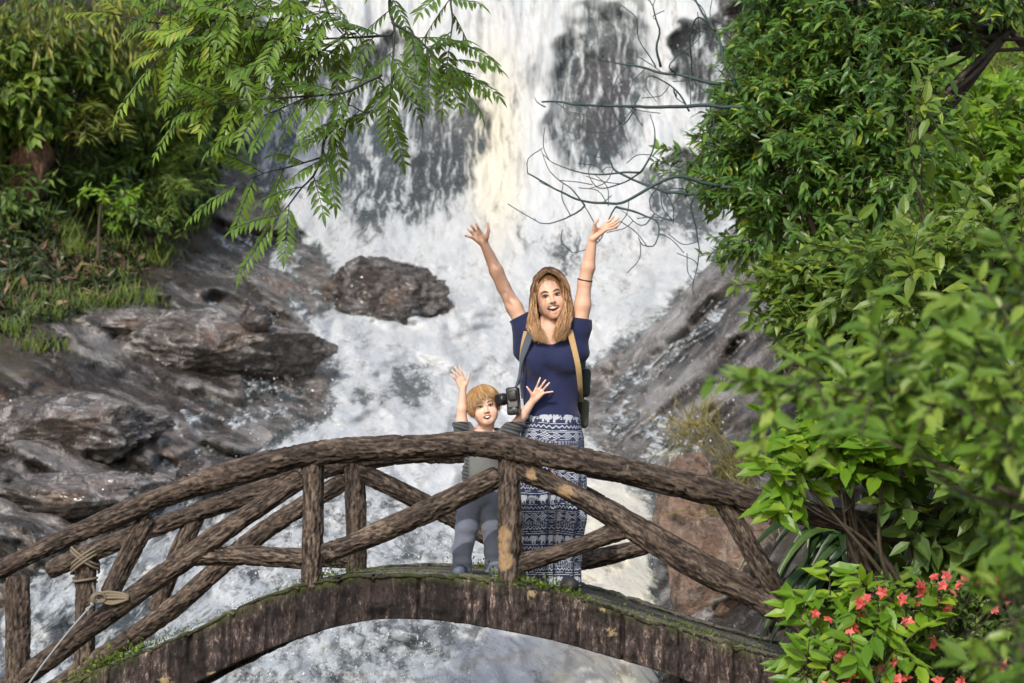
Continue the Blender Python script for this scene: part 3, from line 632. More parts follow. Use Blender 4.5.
# ---- rope tied round the far post
M_rope = simple('rope_fibre', (.16, .13, .09), .85, .3, 90, .002); M_cable = simple('grey_cord', (.24, .25, .26), .6, .2, 60)
rope = empty('rope', bpts([(85, 600)], T2)[0], 'frayed rope knotted round the left railing post with a grey cord running down', 'rope')
tb = Tubes()
def ring(px, py, t, rx, tilt, turns, rr=.008):
    c = bpts([(px, py)], t)[0]; a = np.linspace(0, 2 * np.pi * turns, int(26 * turns))
    tb.add(c + np.outer(np.cos(a) * rx, E) + np.outer(np.sin(a) * rx, Nn) + np.outer(np.cos(a) * tilt + a * .0035, [0, 0, 1.]), rr, 6)
ring(86, 566, T2, .082, .055, 3.2); ring(85, 562, T2, .08, -.06, 2.2); ring(85, 583, T2, .066, .006, 1.6)
for q in range(3): tb.add(catmull(bpts([(98, 596 + q * 2.5), (106, 592 + q * 3), (124, 594 + q * 2), (128, 597 + q), (112, 600 + q * 2), (98, 598 + q)], -.055 - .006 * q), .01), .008, 6)
a = bpts([(93, 586)], T2 - .07)[0]; b = bpts([(98, 598)], -.06)[0]; tb.add(catmull([a, (a + b) / 2 + [0, 0, -.01], b], .02), .008, 6)
kn = bpts([(97, 598)], -.07)[0]
for q in range(3): a = np.linspace(0, 6.6, 22); tb.add(kn + np.stack([np.cos(a) * .026 + .008 * q, -.01 * q + np.sin(a + q) * .016, np.sin(a) * .022], -1), .009, 6)
tb.build('binding', M_rope, rope)
tc = Tubes(); tc.add(catmull(bpts([(96, 600), (90, 607), (70, 630), (50, 655), (26, 688), (0, 730)], -.09), .03), .0055, 6)
a = np.linspace(0, 12, 50); l0 = bpts([(96, 600)], -.09)[0]; l1 = bpts([(87, 611)], -.09)[0]; k = np.linspace(0, 1, 50)[:, None]
tc.add(l0 + (l1 - l0) * k + np.stack([np.cos(a) * .010, np.sin(a) * .010, a * 0], -1), .006, 6); tc.build('cord', M_cable, rope)
# ================================================================== people
def skinmat(name, base, lip):
    t = NT(name); o = t.obj(); n = t.noise(o, 60, 3); n2 = t.noise(o, 9, 3)
    c = t.mix(t.mr(n2, .4, .65, 0, .4), base, (base[0] * .95, base[1] * .80, base[2] * .74))
    c = t.mix(t.attr('blush'), c, (base[0] * 1.0, base[1] * .62, base[2] * .55))
    c = t.mix(t.attr('lip'), c, lip)
    return t.end(t.pr(c, .48, t.bump(n, .0015), Subsurface_Weight=.12, Subsurface_Radius=(.012, .005, .003), Subsurface_Scale=1, Specular_IOR_Level=.4))
def fabric(name, col, scale=220, var=.25, rough=.85):
    t = NT(name); o = t.obj(); n = t.noise(o, scale, 2); n2 = t.noise(o, 8, 4)
    c = t.mix(n, tuple(x * (1 - var) for x in col), tuple(x * (1 + var) for x in col)); c = t.mix(t.mr(n2, .4, .7, 0, .4), c, tuple(x * .72 for x in col))
    return t.end(t.pr(c, rough, t.bump(n2, .012, .5, t.bump(n, .001)), Sheen_Weight=.15, Specular_IOR_Level=.2))
def hairmat(name, stops, rough=.38):
    t = NT(name); ti = t.attr('tint'); o = t.obj(); c = t.ramp(t.math('ADD', ti, t.math('MULTIPLY', t.math('SUBTRACT', t.noise(o, 40, 3), .5), .35)), stops)
    return t.end(t.pr(c, rough, Specular_IOR_Level=.55, Anisotropic=.4))
M_eyew = simple('eye_white', (.75, .72, .68), .2, .02); M_iris = simple('iris', (.02, .02, .022), .15, .1); M_teeth = simple('teeth', (.82, .80, .74), .3, .03); M_mouth = simple('mouth_inside', (.09, .02, .018), .5, .1)
class Head:
    """axes: x picture-right, y away from camera, z up; unit = head height"""
    def __init__(s, c, size, roll, yaw=0, pitch=0):
        s.c = np.asarray(c); s.k = size
        s.M = np.array((Matrix.Rotation(roll, 3, 'Y') @ Matrix.Rotation(yaw, 3, 'Z') @ Matrix.Rotation(pitch, 3, 'X')))
    def w(s, p): return s.c + (np.asarray(p, float) * s.k) @ s.M.T
    def loc(s, p): return ((p - s.c) @ s.M) / s.k
    def build(s, f, child=False):
        k = s.k; W_ = s.w
        def e(c, r, b, op='+'): f.ell(W_(c), np.array(r) * k, b * k, s.M, op)
        def cn(a, b, ra, rb, kk): f.cone(W_(a), W_(b), ra * k, rb * k, kk * k)
        e((0, .07, .12), (.335, .40, .375), .02); e((0, -.09, -.10), (.275, .27, .36), .06)
        j = .90 if child else 1
        cn((-.19, -.02, -.24), (-.06, -.22, -.41 * j), .085, .06, .08); cn((.19, -.02, -.24), (.06, -.22, -.41 * j), .085, .06, .08)
        for q in (-1, 1): e((q * .125, -.225, -.26), (.105, .085, .11), .09)
        e((0, -.27, -.42 * j), (.085, .07, .07), .07); e((0, -.262, -.355), (.10, .062, .06), .06)
        ck = .105 if child else .09
        for q in (-1, 1):
            e((q * .155, -.255, -.15), (ck, .080, .09), .10)
            e((q * .34, .05, -.02), (.035, .08, .11), .02)
            e((q * .125, -.385, .015), (.075, .06, .048), .05, '-')
        cn((-.15, -.30, .085), (.15, -.30, .085), .035, .035, .06)
        if child: cn((0, -.335, .0), (0, -.40, -.115), .026, .042, .035)
        else: cn((0, -.34, .03), (0, -.435, -.125), .026, .040, .035)
        for q in (-1, 1): e((q * .042, -.385, -.135), (.032, .035, .027), .02)
        # lips then the open mouth
        mw, mh = (.098, .062) if child else (.138, .068); mz = -.275
        cn((-mw * .95, -.300, mz + .035), (0, -.338, mz - mh - .004), .012, .024, .04); cn((mw * .95, -.300, mz + .035), (0, -.338, mz - mh - .004), .012, .024, .04)
        cn((-mw * .95, -.300, mz + .035), (0, -.342, mz + mh + .004), .012, .020, .04); cn((mw * .95, -.300, mz + .035), (0, -.342, mz + mh + .004), .012, .020, .04)
        s.mw, s.mh, s.mz = mw, mh, mz
        e((0, -.36, mz - .006), (mw * .72, .12, mh * .88), .01, '-')
        for q in (-1, 1): e((q * mw * .50, -.335, mz + .014), (mw * .50, .11, mh * .60), .012, '-')
    def attrs(s, V):
        q = s.loc(V); ok = (np.abs(q) < .6).all(1) & (q[:, 1] < -.1)
        d = np.sqrt((q[:, 0] / (s.mw + .004)) ** 2 + ((q[:, 2] - s.mz + .008) / (s.mh + .018)) ** 2)
        lip = ok * (1 - sstep(.86, 1.08, d))
        bl = ok * np.clip(sum(np.exp(-((q[:, 0] - sx * .17) ** 2 + (q[:, 2] + .14) ** 2) / .008) for sx in (-1, 1)) + .8 * np.exp(-(q[:, 0] ** 2 + (q[:, 2] + .12) ** 2) / .003), 0, 1)
        return {'lip': lip * .32, 'blush': bl * .3}
    def features(s, parent, brow):
        k = s.k
        def part(name, pts, r, mat, sides=8, flat=1): t = Tubes(); t.add(catmull([s.w(p) for p in pts], .002), np.array(r) * k if np.ndim(r) == 0 else np.interp(np.linspace(0, 1, len(catmull([s.w(p) for p in pts], .002))), np.linspace(0, 1, len(r)), r) * k, sides, flat=flat); return t.build(name, mat, parent)
        def ball(name, c, r, mat, par):
            f = Field(s.w(c) - max(r) * k * 1.4, s.w(c) + max(r) * k * 1.4, max(r) * k / 7); f.ell(s.w(c), np.array(r) * k, .001, s.M); V, F = f.mesh(1); return mk(name, V, F, mat, par)
        for q in (-1, 1):
            e = ball('eye', (q * .125, -.312, .012), (.052, .040, .021), M_eyew, parent)
            ball('iris', (q * .125, -.340, .013), (.027, .018, .023), M_iris, e)
            part('eyelashes', [(q * .065, -.352, .022), (q * .125, -.366, .045), (q * .19, -.335, .025)], .0115, M_brow_dark)
            part('eyebrow', [(q * .055, -.352, .095), (q * .13, -.362, .125), (q * .205, -.315, .10)], [.012, .018, .008], brow)
        part('teeth', [(-s.mw * .82, -.270, s.mz + s.mh * .66), (0, -.326, s.mz + s.mh * .38), (s.mw * .82, -.270, s.mz + s.mh * .66)], [.015, .44 * s.mh, .015], M_teeth)
        ball('mouth_inside', (0, -.222, s.mz), (s.mw * .95, .05, s.mh * .98), M_mouth, parent)
M_brow_dark = simple('lash_brown', (.05, .03, .02), .6)
def hand(f, wrist, bases, tips, thumb, rf, rw, bend=(0, -.008, 0), k=.006):
    """bases, tips: four fingers little -> index; thumb: base, mid, tip"""
    pc = np.mean(bases, 0)
    for i, b in enumerate(bases):
        f.cone(wrist + (b - pc) * .35, b, rw * .72, rf * 1.25, k)
        m = b + (tips[i] - b) * .52 + np.asarray(bend); f.cone(b, m, rf * 1.08, rf * .98, k * .5); f.cone(m, tips[i], rf * .98, rf * .80, k * .3)
        if i: f.cone(bases[i - 1] * .85 + wrist * .15, b * .85 + wrist * .15, rf * 1.15, rf * 1.15, k)
    f.cone(wrist, thumb[0], rw * .8, rf * 1.5, k); f.cone(thumb[0], bases[3] * .55 + wrist * .45, rf * 1.4, rf * 1.2, k)
    f.cone(thumb[0], thumb[1], rf * 1.45, rf * 1.1, k * .6); f.cone(thumb[1], thumb[2], rf * 1.1, rf * .85, k * .3)
# ------------------------------------------------------------------ woman
def p1(px, py, y=10.): return P(px, py, y)
zw = -.10
woman = empty('person', (p1(550, 583)[0], 10.0, zw), 'woman in navy t-shirt and patterned trousers with both arms raised on the bridge', 'person')
M_skin = skinmat('skin_woman', (.66, .41, .295), (.58, .25, .20))
hw = Head(p1(549.3, 297.5, 9.96), .245, R(-11), R(6), R(2))
f = Field((-.32, 9.72, -.14), (.62, 10.22, 1.92), .0033)
hw.build(f)
neck0, neck1 = p1(551, 338, 10.0), hw.w((0, .10, -.30)); f.cone(neck0, neck1, .056, .052, .03)
shL, shR = p1(524.5, 327, 10.), p1(579, 327, 10.)
chest, waist, hip = p1(551, 362, 10.), p1(551, 395, 10.), p1(552, 432, 10.)
def torso(f, g, k=.04):
    f.cone(shL + [.018, 0, -.02], shR + [-.018, 0, -.02], .048 + g, .048 + g, k); f.cone(p1(551, 333), chest, .085 + g, .12 + g, k, fy=1.25); f.cone(p1(543, 356), p1(541, 376), .105 + g, .10 + g, k, fy=1.25); f.cone(p1(559, 356), p1(561, 376), .105 + g, .10 + g, k, fy=1.25)
    f.ell(p1(538, 361, 9.915), (.066 + g, .046 + g, .064 + g), k); f.ell(p1(563, 361, 9.915), (.066 + g, .046 + g, .064 + g), k)
    f.cone(p1(551, 375), waist, .125 + g, .122 + g, k, fy=1.35); f.cone(waist, hip, .122 + g, .145 + g, k, fy=1.3)
torso(f, 0)
f.cone(neck0 + [-.02, 0, -.01], shL, .05, .045, .04); f.cone(neck0 + [.02, 0, -.01], shR, .05, .045, .04)
elL, wrL = p1(503.5, 287, 9.98), p1(483.6, 242.5, 9.93); elR, wrR = p1(584.5, 283, 9.98), p1(592.6, 238, 9.93)
f.chain([shL, (shL * .5 + elL * .5) + [0, 0, .0], elL], [.044, .041, .034], .02); f.chain([elL, elL * .65 + wrL * .35, wrL], [.035, .036, .0225], .015)
f.chain([shR, shR * .5 + elR * .5 + [.004, 0, 0], elR], [.046, .043, .035], .02); f.chain([elR, elR * .65 + wrR * .35 + [.004, 0, 0], wrR], [.036, .036, .0225], .015)
hand(f, wrL, PP([(473.8, 238.2), (473.8, 234.7), (475.7, 232.0), (479.2, 230.6)], 9.905), PP([(465.6, 235.6), (467.8, 229.0), (471.2, 225.6), (476.2, 223.6)], 9.89), PP([(486.8, 237.0, 9.90), (488.6, 230.5, 9.89), (487.6, 223.2, 9.885)]), .0078, .024)
hand(f, wrR, PP([(606.0, 229.6, 9.90), (606.8, 227.4, 9.92), (606.8, 225.2, 9.945), (605.6, 223.2, 9.965)]), PP([(618.4, 225.2, 9.86), (619.4, 220.8, 9.89), (618.6, 218.2, 9.93), (613.6, 216.2, 9.97)]), PP([(594.2, 228.8, 9.90), (595.0, 223.6, 9.88), (598.2, 219.4, 9.875)]), .0076, .024, bend=(0, 0, -.006))
for q, x0, x1 in ((-1, 541, 541), (1, 563, 566)):
    f.chain([p1(x0, 435), p1(x1, 510), np.append(p1(x1, 575)[:2], zw + .09)], [.085, .055, .038], .02); f.cone(np.append(p1(x1, 575)[:2], zw + .05), np.append(p1(x1, 575)[:2] + [q * .02, -.13], zw + .035), .036, .03, .02)
V, F = f.mesh(2); a = hw.attrs(V)
wl = hw.loc(V)
mk('body', V, F, M_skin, woman, True, a)
M_browW = simple('brow_blonde', (.20, .11, .055), .7); hw.features(woman, M_browW)
# t-shirt
M_shirt = fabric('navy_cotton', (.016, .021, .066))
f = Field((-.20, 9.74, .70), (.48, 10.24, 1.42), .004); torso(f, .012)
f.cone(p1(548, 337) + [-.03, 0, 0], shL, .055, .058, .03); f.cone(p1(553, 337) + [.03, 0, 0], shR, .055, .058, .03)
f.cone(shL, shL + (elL - shL) * .42, .055, .056, .03); f.cone(shR, shR + (elR - shR) * .36, .056, .056, .03)
f.cone(shL + [-.01, 0, -.03], p1(521, 352), .045, .05, .04); f.cone(shR + [.01, 0, -.03], p1(580, 352), .045, .05, .04)
f.cone(p1(551, 400), p1(551.5, 421), .132, .146, .03, fy=1.25)
fold = lambda p: .0075 * np.sin((p[:, 0] * 38 + p[:, 2] * 30 + 2.2 * fbm(p[:, 0] * 5, p[:, 1] * 5, p[:, 2] * 5, 3, 3)) * 1.0) * sstep(1.30, 1.0, p[:, 2]) + .009 * fbm(p[:, 0] * 9, p[:, 1] * 9, p[:, 2] * 9, 4, 5)
f.noise(fold); f.plane(p1(551, 417.5), (0, 0, -1))
for sh, el, q in ((shL, elL, .27), (shR, elR, .20)):
    # sleeve openings
    n = unit(el - sh); c = sh + (el - sh) * q; d = ((f.ax[0][:, None, None] - c[0]) * n[0] + (f.ax[1][None, :, None] - c[1]) * n[1] + (f.ax[2][None, None, :] - c[2]) * n[2])
    near_ = ((f.ax[0][:, None, None] - c[0]) ** 2 + (f.ax[1][None, :, None] - c[1]) ** 2 + (f.ax[2][None, None, :] - c[2]) ** 2) < .16 ** 2
    f.v = np.where(near_, np.maximum(f.v, d), f.v).astype(np.float32)
f.ell(p1(550, 328, 9.87), (.085, .17, .085), .01, op='-'); f.ell(p1(550.5, 322, 9.98), (.075, .11, .075), .01, op='-')
V, F = f.mesh(2); mk('t_shirt', V, F, M_shirt, woman)
# trousers with woven bands (elephants, diamonds, zigzags)
ELE = ["..............", "...#####.##...", "..#########.#.", ".############.", ".###########.#", ".##########..#", ".#.#######..##", "...##.###.....", "...##..##.....", "...##..##....."]
DIA = ["...#...", "..#.#..", ".#.#.#.", "#.#.#.#", ".#.#.#.", "..#.#..", "...#..."]
def motif(u, v, bits, pu, pv):
    bits = np.array([[c == '#' for c in r] for r in bits]); nr, nc = bits.shape
    j = np.floor((u / pu - np.floor(u / pu)) * nc).astype(int) % nc; i = np.clip(np.floor((1 - v / pv) * nr).astype(int), 0, nr - 1)
    return bits[i, j]
def bands(u, z):
    out = np.zeros(len(u)); h = z
    seq = [('L', .012), ('E', .046), ('L', .010), ('Z', .026), ('L', .014), ('D', .042), ('s', .030), ('Z', .022), ('L', .010)]
    tot = sum(b for _, b in seq); top_ = .84; y = (top_ - h) % tot; y0 = 0
    for k, b in seq:
        m = (y >= y0) & (y < y0 + b); v = (b - (y - y0))
        if k == 'L': val = ((y - y0) / b > .4) & ((y - y0) / b < .65)
        elif k == 'E': val = motif(u, v, ELE, .058, b)
        elif k == 'D': val = motif(u, v, DIA, .044, b) | (np.abs(v / b - .5) > .44)
        elif k == 'Z': w = np.abs(((u / .018) % 1) * 2 - 1); val = np.abs(v / b - (.25 + .5 * w)) < .13
        else: val = ((v / b * 4) % 1 < .38) & (((u / .011) % 1) < .72)
        out = np.where(m, val, out); y0 += b
    return out.astype(float)
t = NT('patterned_trousers'); o = t.obj(); n = t.noise(o, 160, 2); pt = t.attr('pattern')
c = t.mix(t.mr(pt, .3, .62), t.mix(n, (.014, .020, .050), (.040, .052, .105)), t.mix(n, (.28, .31, .38), (.52, .55, .60)))
M_trous = t.end(t.pr(c, .85, t.bump(t.noise(o, 9, 3), .01, .4), Specular_IOR_Level=.2))
f = Field((-.03, 9.70, -.14), (.46, 10.28, .86), .0032)
f.cone(p1(551.5, 418), p1(552, 438), .150, .165, .03, fy=1.2)
for q, xa, xb, xc in ((-1, 539, 536.5, 542), (1, 565, 568, 566)):
    f.chain([p1(xa, 440), p1(xb, 480), p1(xb, 520), p1(xc, 560), p1(xc, 590)], [.100, .090, .088, .076, .072], .012, fy=1.0)
def tf(p):
    a = np.arctan2(p[:, 1] - 10, p[:, 0] - np.where(p[:, 0] < .215, .14, .285)); low = sstep(.8, .3, p[:, 2])
    return .011 * np.sin(a * 7 + 2.5 * fbm(p[:, 0] * 3, p[:, 1] * 3, p[:, 2] * 1.6, 3, 4) * 2) * low + .007 * fbm(p[:, 0] * 8, p[:, 1] * 8, p[:, 2] * 3, 4, 6)
f.noise(tf); f.plane(p1(550, 415.5), (0, 0, 1)); f.plane((0, 0, zw + .025), (0, 0, -1))
V, F = f.mesh(2)
cx = np.where(V[:, 0] < .212, .138, .288); u = np.arctan2(V[:, 0] - cx, -(V[:, 1] - 10)) * .09 + np.where(V[:, 0] < .212, 0, .02)
sag = .012 * fbm(V[:, 0] * 9, V[:, 1] * 9, V[:, 2] * 3, 2, 9)
mk('trousers', V, F, M_trous, woman, True, {'pattern': bands(u, V[:, 2] + sag)})
wb = Tubes(); ang = np.linspace(0, 2 * np.pi, 60); c0 = p1(551, 417)
M_shoe = simple('dark_shoe', (.03, .028, .03), .6)
for q, x in ((-1, 541), (1, 566)):
    c0 = np.append(p1(x, 575)[:2], zw); f = Field(c0 + [-.08, -.25, -.03], c0 + [.08, .12, .12], .005); f.cone(c0 + [0, .03, .04], c0 + [q * .02, -.15, .035], .048, .042, .02); f.plane(c0 + [0, 0, .004], (0, 0, -1)); V, F = f.mesh(2); mk('shoe', V, F, M_shoe, woman)
# wristlet on her left forearm
tb = Tubes(); c0 = elR * .93 + wrR * .07; a = np.linspace(0, 2 * np.pi, 40); ax = unit(wrR - elR); nx = unit(np.cross(ax, [0, 1, 0])); ny = np.cross(ax, nx)
tb.add(c0 + np.outer(np.cos(a), nx) * .0385 + np.outer(np.sin(a), ny) * .0385, .0035, 6); M_leather = simple('dark_cord', (.05, .025, .015), .6); tb.build('bracelet', M_leather, woman)
# hair
M_hair = hairmat('hair_strawberry', [(0, (.075, .036, .015)), (.35, (.24, .122, .050)), (.65, (.50, .285, .125)), (1, (.74, .52, .28))])
Lo = np.array([(547.5, 269.6, 9.97), (541, 271.6, 9.965), (536.2, 277.5, 9.96), (533.0, 289, 9.95), (531.2, 304, 9.95), (529.6, 319, 9.93), (530.2, 330, 9.90), (534.5, 339.5, 9.875)]); Li = np.array([(547, 272.4, 9.92), (543.2, 274.5, 9.905), (539.6, 279, 9.905), (537.0, 287, 9.92), (535.6, 299, 9.92), (535.6, 312, 9.915), (539, 325, 9.88), (546.5, 342.5, 9.86)])
Ro = np.array([(548, 269.4, 9.97), (556, 270.6, 9.965), (562.6, 276.5, 9.96), (567.4, 287, 9.95), (570, 300, 9.95), (571.5, 316, 9.93), (568.6, 328, 9.90), (563, 338.5, 9.875)]); Ri = np.array([(548, 272.2, 9.92), (553.5, 273.8, 9.905), (558.8, 278.0, 9.905), (562.4, 286, 9.915), (563.8, 298, 9.915), (563.2, 310, 9.905), (560, 322, 9.875), (553.5, 340.5, 9.855)])
Bl = Lo + [2.5, 0, .09]; Br = Ro + [-2.5, 0, .09]; Bl[:, 1] -= 0; Bl[-1, 1] = 334; Br[-1, 1] = 334
ht = Tubes()
def strand(px3, r, tint, wave=.006, sd=0):
    pts = PP(px3); path = catmull(pts, .012); L = np.linspace(0, 1, len(path)); ph = sd * 14 + RNG.normal(0, .7); ph2 = sd * 9 + RNG.normal(0, .7)
    a = wave * L ** 1.5; path = path + np.stack([a * np.sin(L * 13 + ph), a * .8 * np.cos(L * 13 + ph2), a * 0], -1)
    ht.add(path, r * np.interp(L, [0, .12, .75, 1], [.7, 1, 1, .15]), 5, False, np.clip(tint - .14 + .34 * L, 0, 1), .8)
for A, B, C, n in ((Lo, Li, Bl, 620), (Ro, Ri, Br, 660)):
    for i in range(n):
        w = RNG.random() ** .9; g = A + (B - A) * w + RNG.normal(0, 1, A.shape) * [.55, .4, .008]; g[:, 2] -= .012 * math.sin(w * math.pi)
        g[-1, 1] += 2 - abs(RNG.normal(0, 5.5)); g[-1, 0] += RNG.normal(0, 1.6); g[-2, 0] += RNG.normal(0, 1); strand(g, RNG.uniform(.0008, .0019), np.clip(.35 + .2 * RNG.normal() + .1 * (w < .4), 0, 1), .013, w)
    for i in range(60):
        w = RNG.random(); g = A + (C - A) * w + RNG.normal(0, 1, A.shape) * [1.0, .5, .01]; strand(g, RNG.uniform(.005, .008), np.clip(.28 + .12 * RNG.normal(), 0, 1), .005)
for i in range(90):   # back sheet
    w = RNG.random(); g = Bl + (Br - Bl) * w + RNG.normal(0, 1, Bl.shape) * [1.2, .5, .012]; g[:, 2] += .05 * math.sin(w * math.pi); g[:2, 1] -= 1.0; strand(g, .008, np.clip(.2 + .1 * RNG.normal(), 0, 1), .004)
hair = ht.build('hair', M_hair, woman)
f = Field(hw.c - .2, hw.c + .2, .005); f.ell(hw.w((0, .09, .135)), np.array((.37, .43, .40)) * hw.k, .01, hw.M); f.ell(hw.w((0, -.36, -.12)), np.array((.285, .36, .47)) * hw.k, .02, hw.M, '-')
V, F = f.mesh(2); mk('hair_cap', V, F, M_hair, hair, True, {'tint': np.clip(.36 + .2 * fbm(hw.loc(V)[:, 0] * 22, hw.loc(V)[:, 2] * 3, hw.loc(V)[:, 1] * 3, 3, 5), 0, 1)})
# ------------------------------------------------------------------ boy
zb = -.02
boy = empty('person', (p1(478, 573, 9.95)[0], 9.95, zb), 'small blond boy in grey hoodie with both hands up beside the woman', 'person')
M_skinb = skinmat('skin_boy', (.70, .46, .35), (.60, .26, .22))
B = lambda px, py, y=9.95: P(px, py, y)
hb = Head(B(484.6, 407.6, 9.90), .212, R(-11), R(5), R(0))
f = Field((-.36, 9.66, -.05), (.30, 10.12, 1.13), .0033)
hb.build(f, True); f.cone(B(485, 436), hb.w((0, .08, -.30)), .045, .042, .02)
sL, eL, wL = B(470, 436, 9.94), B(461.5, 421, 9.90), B(462.8, 389.5, 9.88)
sR, eR, wR = B(500, 437, 9.94), B(515, 426, 9.90), B(533.8, 399.5, 9.85)
f.cone(B(474, 444), B(496, 444), .05, .05, .03); f.cone(B(484, 445), B(482, 490), .085, .09, .03, fy=1.2)
f.chain([sL, eL], [.033, .029], .015); f.chain([eL, eL * .6 + wL * .4, wL], [.028, .0265, .0175], .012)
f.chain([sR, eR], [.033, .029], .015); f.chain([eR, eR * .6 + wR * .4, wR], [.028, .0265, .0175], .012)
hand(f, wL, PP([(456.6, 380.6), (458.2, 378.3), (460.6, 377.0), (463.4, 377.0)], 9.865), PP([(450.8, 374.4), (452.0, 370.0), (455.0, 366.8), (459.4, 365.8)], 9.85), PP([(466.2, 384.0, 9.862), (468.2, 378.4, 9.855), (469.2, 372.2, 9.85)]), .0058, .0185, k=.004)
hand(f, wR, PP([(543.6, 393.2), (543.0, 390.0), (540.2, 387.8), (536.6, 387.4)], 9.83), PP([(552.8, 391.6), (549.4, 382.8), (545.6, 380.0), (540.2, 377.8)], 9.815), PP([(532.2, 394.4, 9.835), (529.4, 390.4, 9.825), (526.8, 386.8, 9.82)]), .0058, .0185, k=.004)
for x0, x1, q in ((472, 463, -1), (491, 494, 1)): f.chain([B(x0, 495), B((x0 + x1) / 2, 530), np.append(B(x1, 560)[:2], zb + .06)], [.055, .045, .03], .02); f.cone(np.append(B(x1, 560)[:2], zb + .035), np.append(B(x1, 560)[:2] + [q * .015, -.09], zb + .03), .028, .026, .01)
V, F = f.mesh(2); mk('body', V, F, M_skinb, boy, True, hb.attrs(V))
M_browB = simple('brow_sandy', (.28, .17, .09), .7); hb.features(boy, M_browB)
# hoodie
t = NT('grey_hoodie'); o = t.obj(); n = t.noise(o, 240, 2); n2 = t.noise(o, 10, 4)
c = t.mix(n, (.115, .12, .115), (.19, .195, .19)); c = t.mix(t.attr('sleeve'), c, t.mix(t.mr(t.attr('stripe'), .35, .6), (.035, .038, .042), (.085, .09, .095))); c = t.mix(t.attr('print'), c, t.mix(t.mr(t.noise(o, 55, 3), .40, .60), (.42, .06, .08), (.60, .48, .46)))
M_hood = t.end(t.pr(c, .9, t.bump(n2, .012, .6, t.bump(n, .001)), Sheen_Weight=.2, Specular_IOR_Level=.15))
f = Field((-.33, 9.70, .30), (.14, 10.16, .78), .0036)
f.cone(B(474, 444), B(497, 444), .062, .062, .03, fy=1.05); f.cone(B(484.5, 446), B(482, 474), .092, .100, .03, fy=1.15); f.cone(B(482, 474), B(482, 486), .100, .088, .02, fy=1.15)
f.chain([B(473, 440), eL * .85 + sL * .15 + [-.006, 0, -.012], eL + [0, 0, .012]], [.046, .046, .043], .02); f.chain([B(498, 441), eR * .75 + sR * .25 + [0, 0, -.01], eR + (wR - eR) * .12], [.048, .047, .042], .02)
f.ell(eL + [0, 0, .012], (.046, .044, .018), .01); f.ell(eR + (wR - eR) * .12, (.036, .042, .036), .01)
f.cone(B(474, 434, 10.0), B(497, 434, 10.0), .034, .034, .02)   # hood folded at the nape
f.noise(lambda p: .006 * fbm(p[:, 0] * 11, p[:, 1] * 11, p[:, 2] * 11, 4, 15) + .003 * np.sin(p[:, 2] * 190 + p[:, 0] * 70) * ((p[:, 0] < -.235) | (p[:, 0] > -.03)))
f.ell(B(485.5, 430, 9.86), (.05, .075, .042), .008, op='-'); V, F = f.mesh(2)
sl_ = np.maximum(sstep(-.212, -.232, V[:, 0]), sstep(-.070, -.050, V[:, 0])) * sstep(.335, .36, V[:, 2]); z0 = B(0, 433)[2]
pr_ = (V[:, 1] < 9.93) * sstep(.062, .055, np.abs(V[:, 0] - B(486, 0)[0])) * sstep(B(0, 446)[2], B(0, 443)[2], V[:, 2])
mk('hoodie', V, F, M_hood, boy, True, {'sleeve': sl_, 'print': pr_ * (1 - sl_), 'stripe': .5 + .5 * np.sin((V[:, 2] + .3 * V[:, 0]) * 330)})
M_cordw = simple('cord_white', (.55, .5, .48), .8)
for x in (477.5, 493.5):
    st_ = Tubes(); st_.add(catmull(PP([(x, 430, 9.86), (x - .6, 436, 9.845), (x - .4, 446, 9.84)]), .01), .0035, 6); st_.build('drawstring', M_cordw, boy)
# trousers
M_jean = fabric('grey_blue_denim', (.155, .175, .23), 260, .3)
f = Field((-.36, 9.74, -.04), (.04, 10.14, .56), .0036); f.cone(B(482, 480), B(482, 493), .092, .096, .02, fy=1.15)
for x0, x1, x2 in ((471.5, 467, 462), (491.5, 493, 494.5)): f.chain([B(x0, 496), B(x1, 528), B(x2, 552), np.append(B(x2, 565)[:2], zb + .025)], [.068, .060, .052, .050], .012)
f.noise(lambda p: .007 * fbm(p[:, 0] * 10, p[:, 1] * 10, p[:, 2] * 16, 4, 25) + .004 * np.sin(p[:, 2] * 120 + 9 * p[:, 0]) * sstep(.12, .02, p[:, 2]))
f.plane((0, 0, zb + .02), (0, 0, -1)); f.plane(B(482, 478), (0, 0, 1)); V, F = f.mesh(2); mk('trousers', V, F, M_jean, boy)
M_shoeb = simple('blue_grey_shoe', (.08, .10, .14), .6)
for q, x in ((-1, 462), (1, 494.5)):
    c0 = np.append(B(x, 565)[:2], zb); f = Field(c0 + [-.07, -.2, -.02], c0 + [.07, .1, .1], .005); f.cone(c0 + [0, .02, .028], c0 + [q * .015, -.095, .026], .04, .036, .02); f.plane(c0 + [0, 0, .002], (0, 0, -1)); V, F = f.mesh(2); mk('shoe', V, F, M_shoeb, boy)
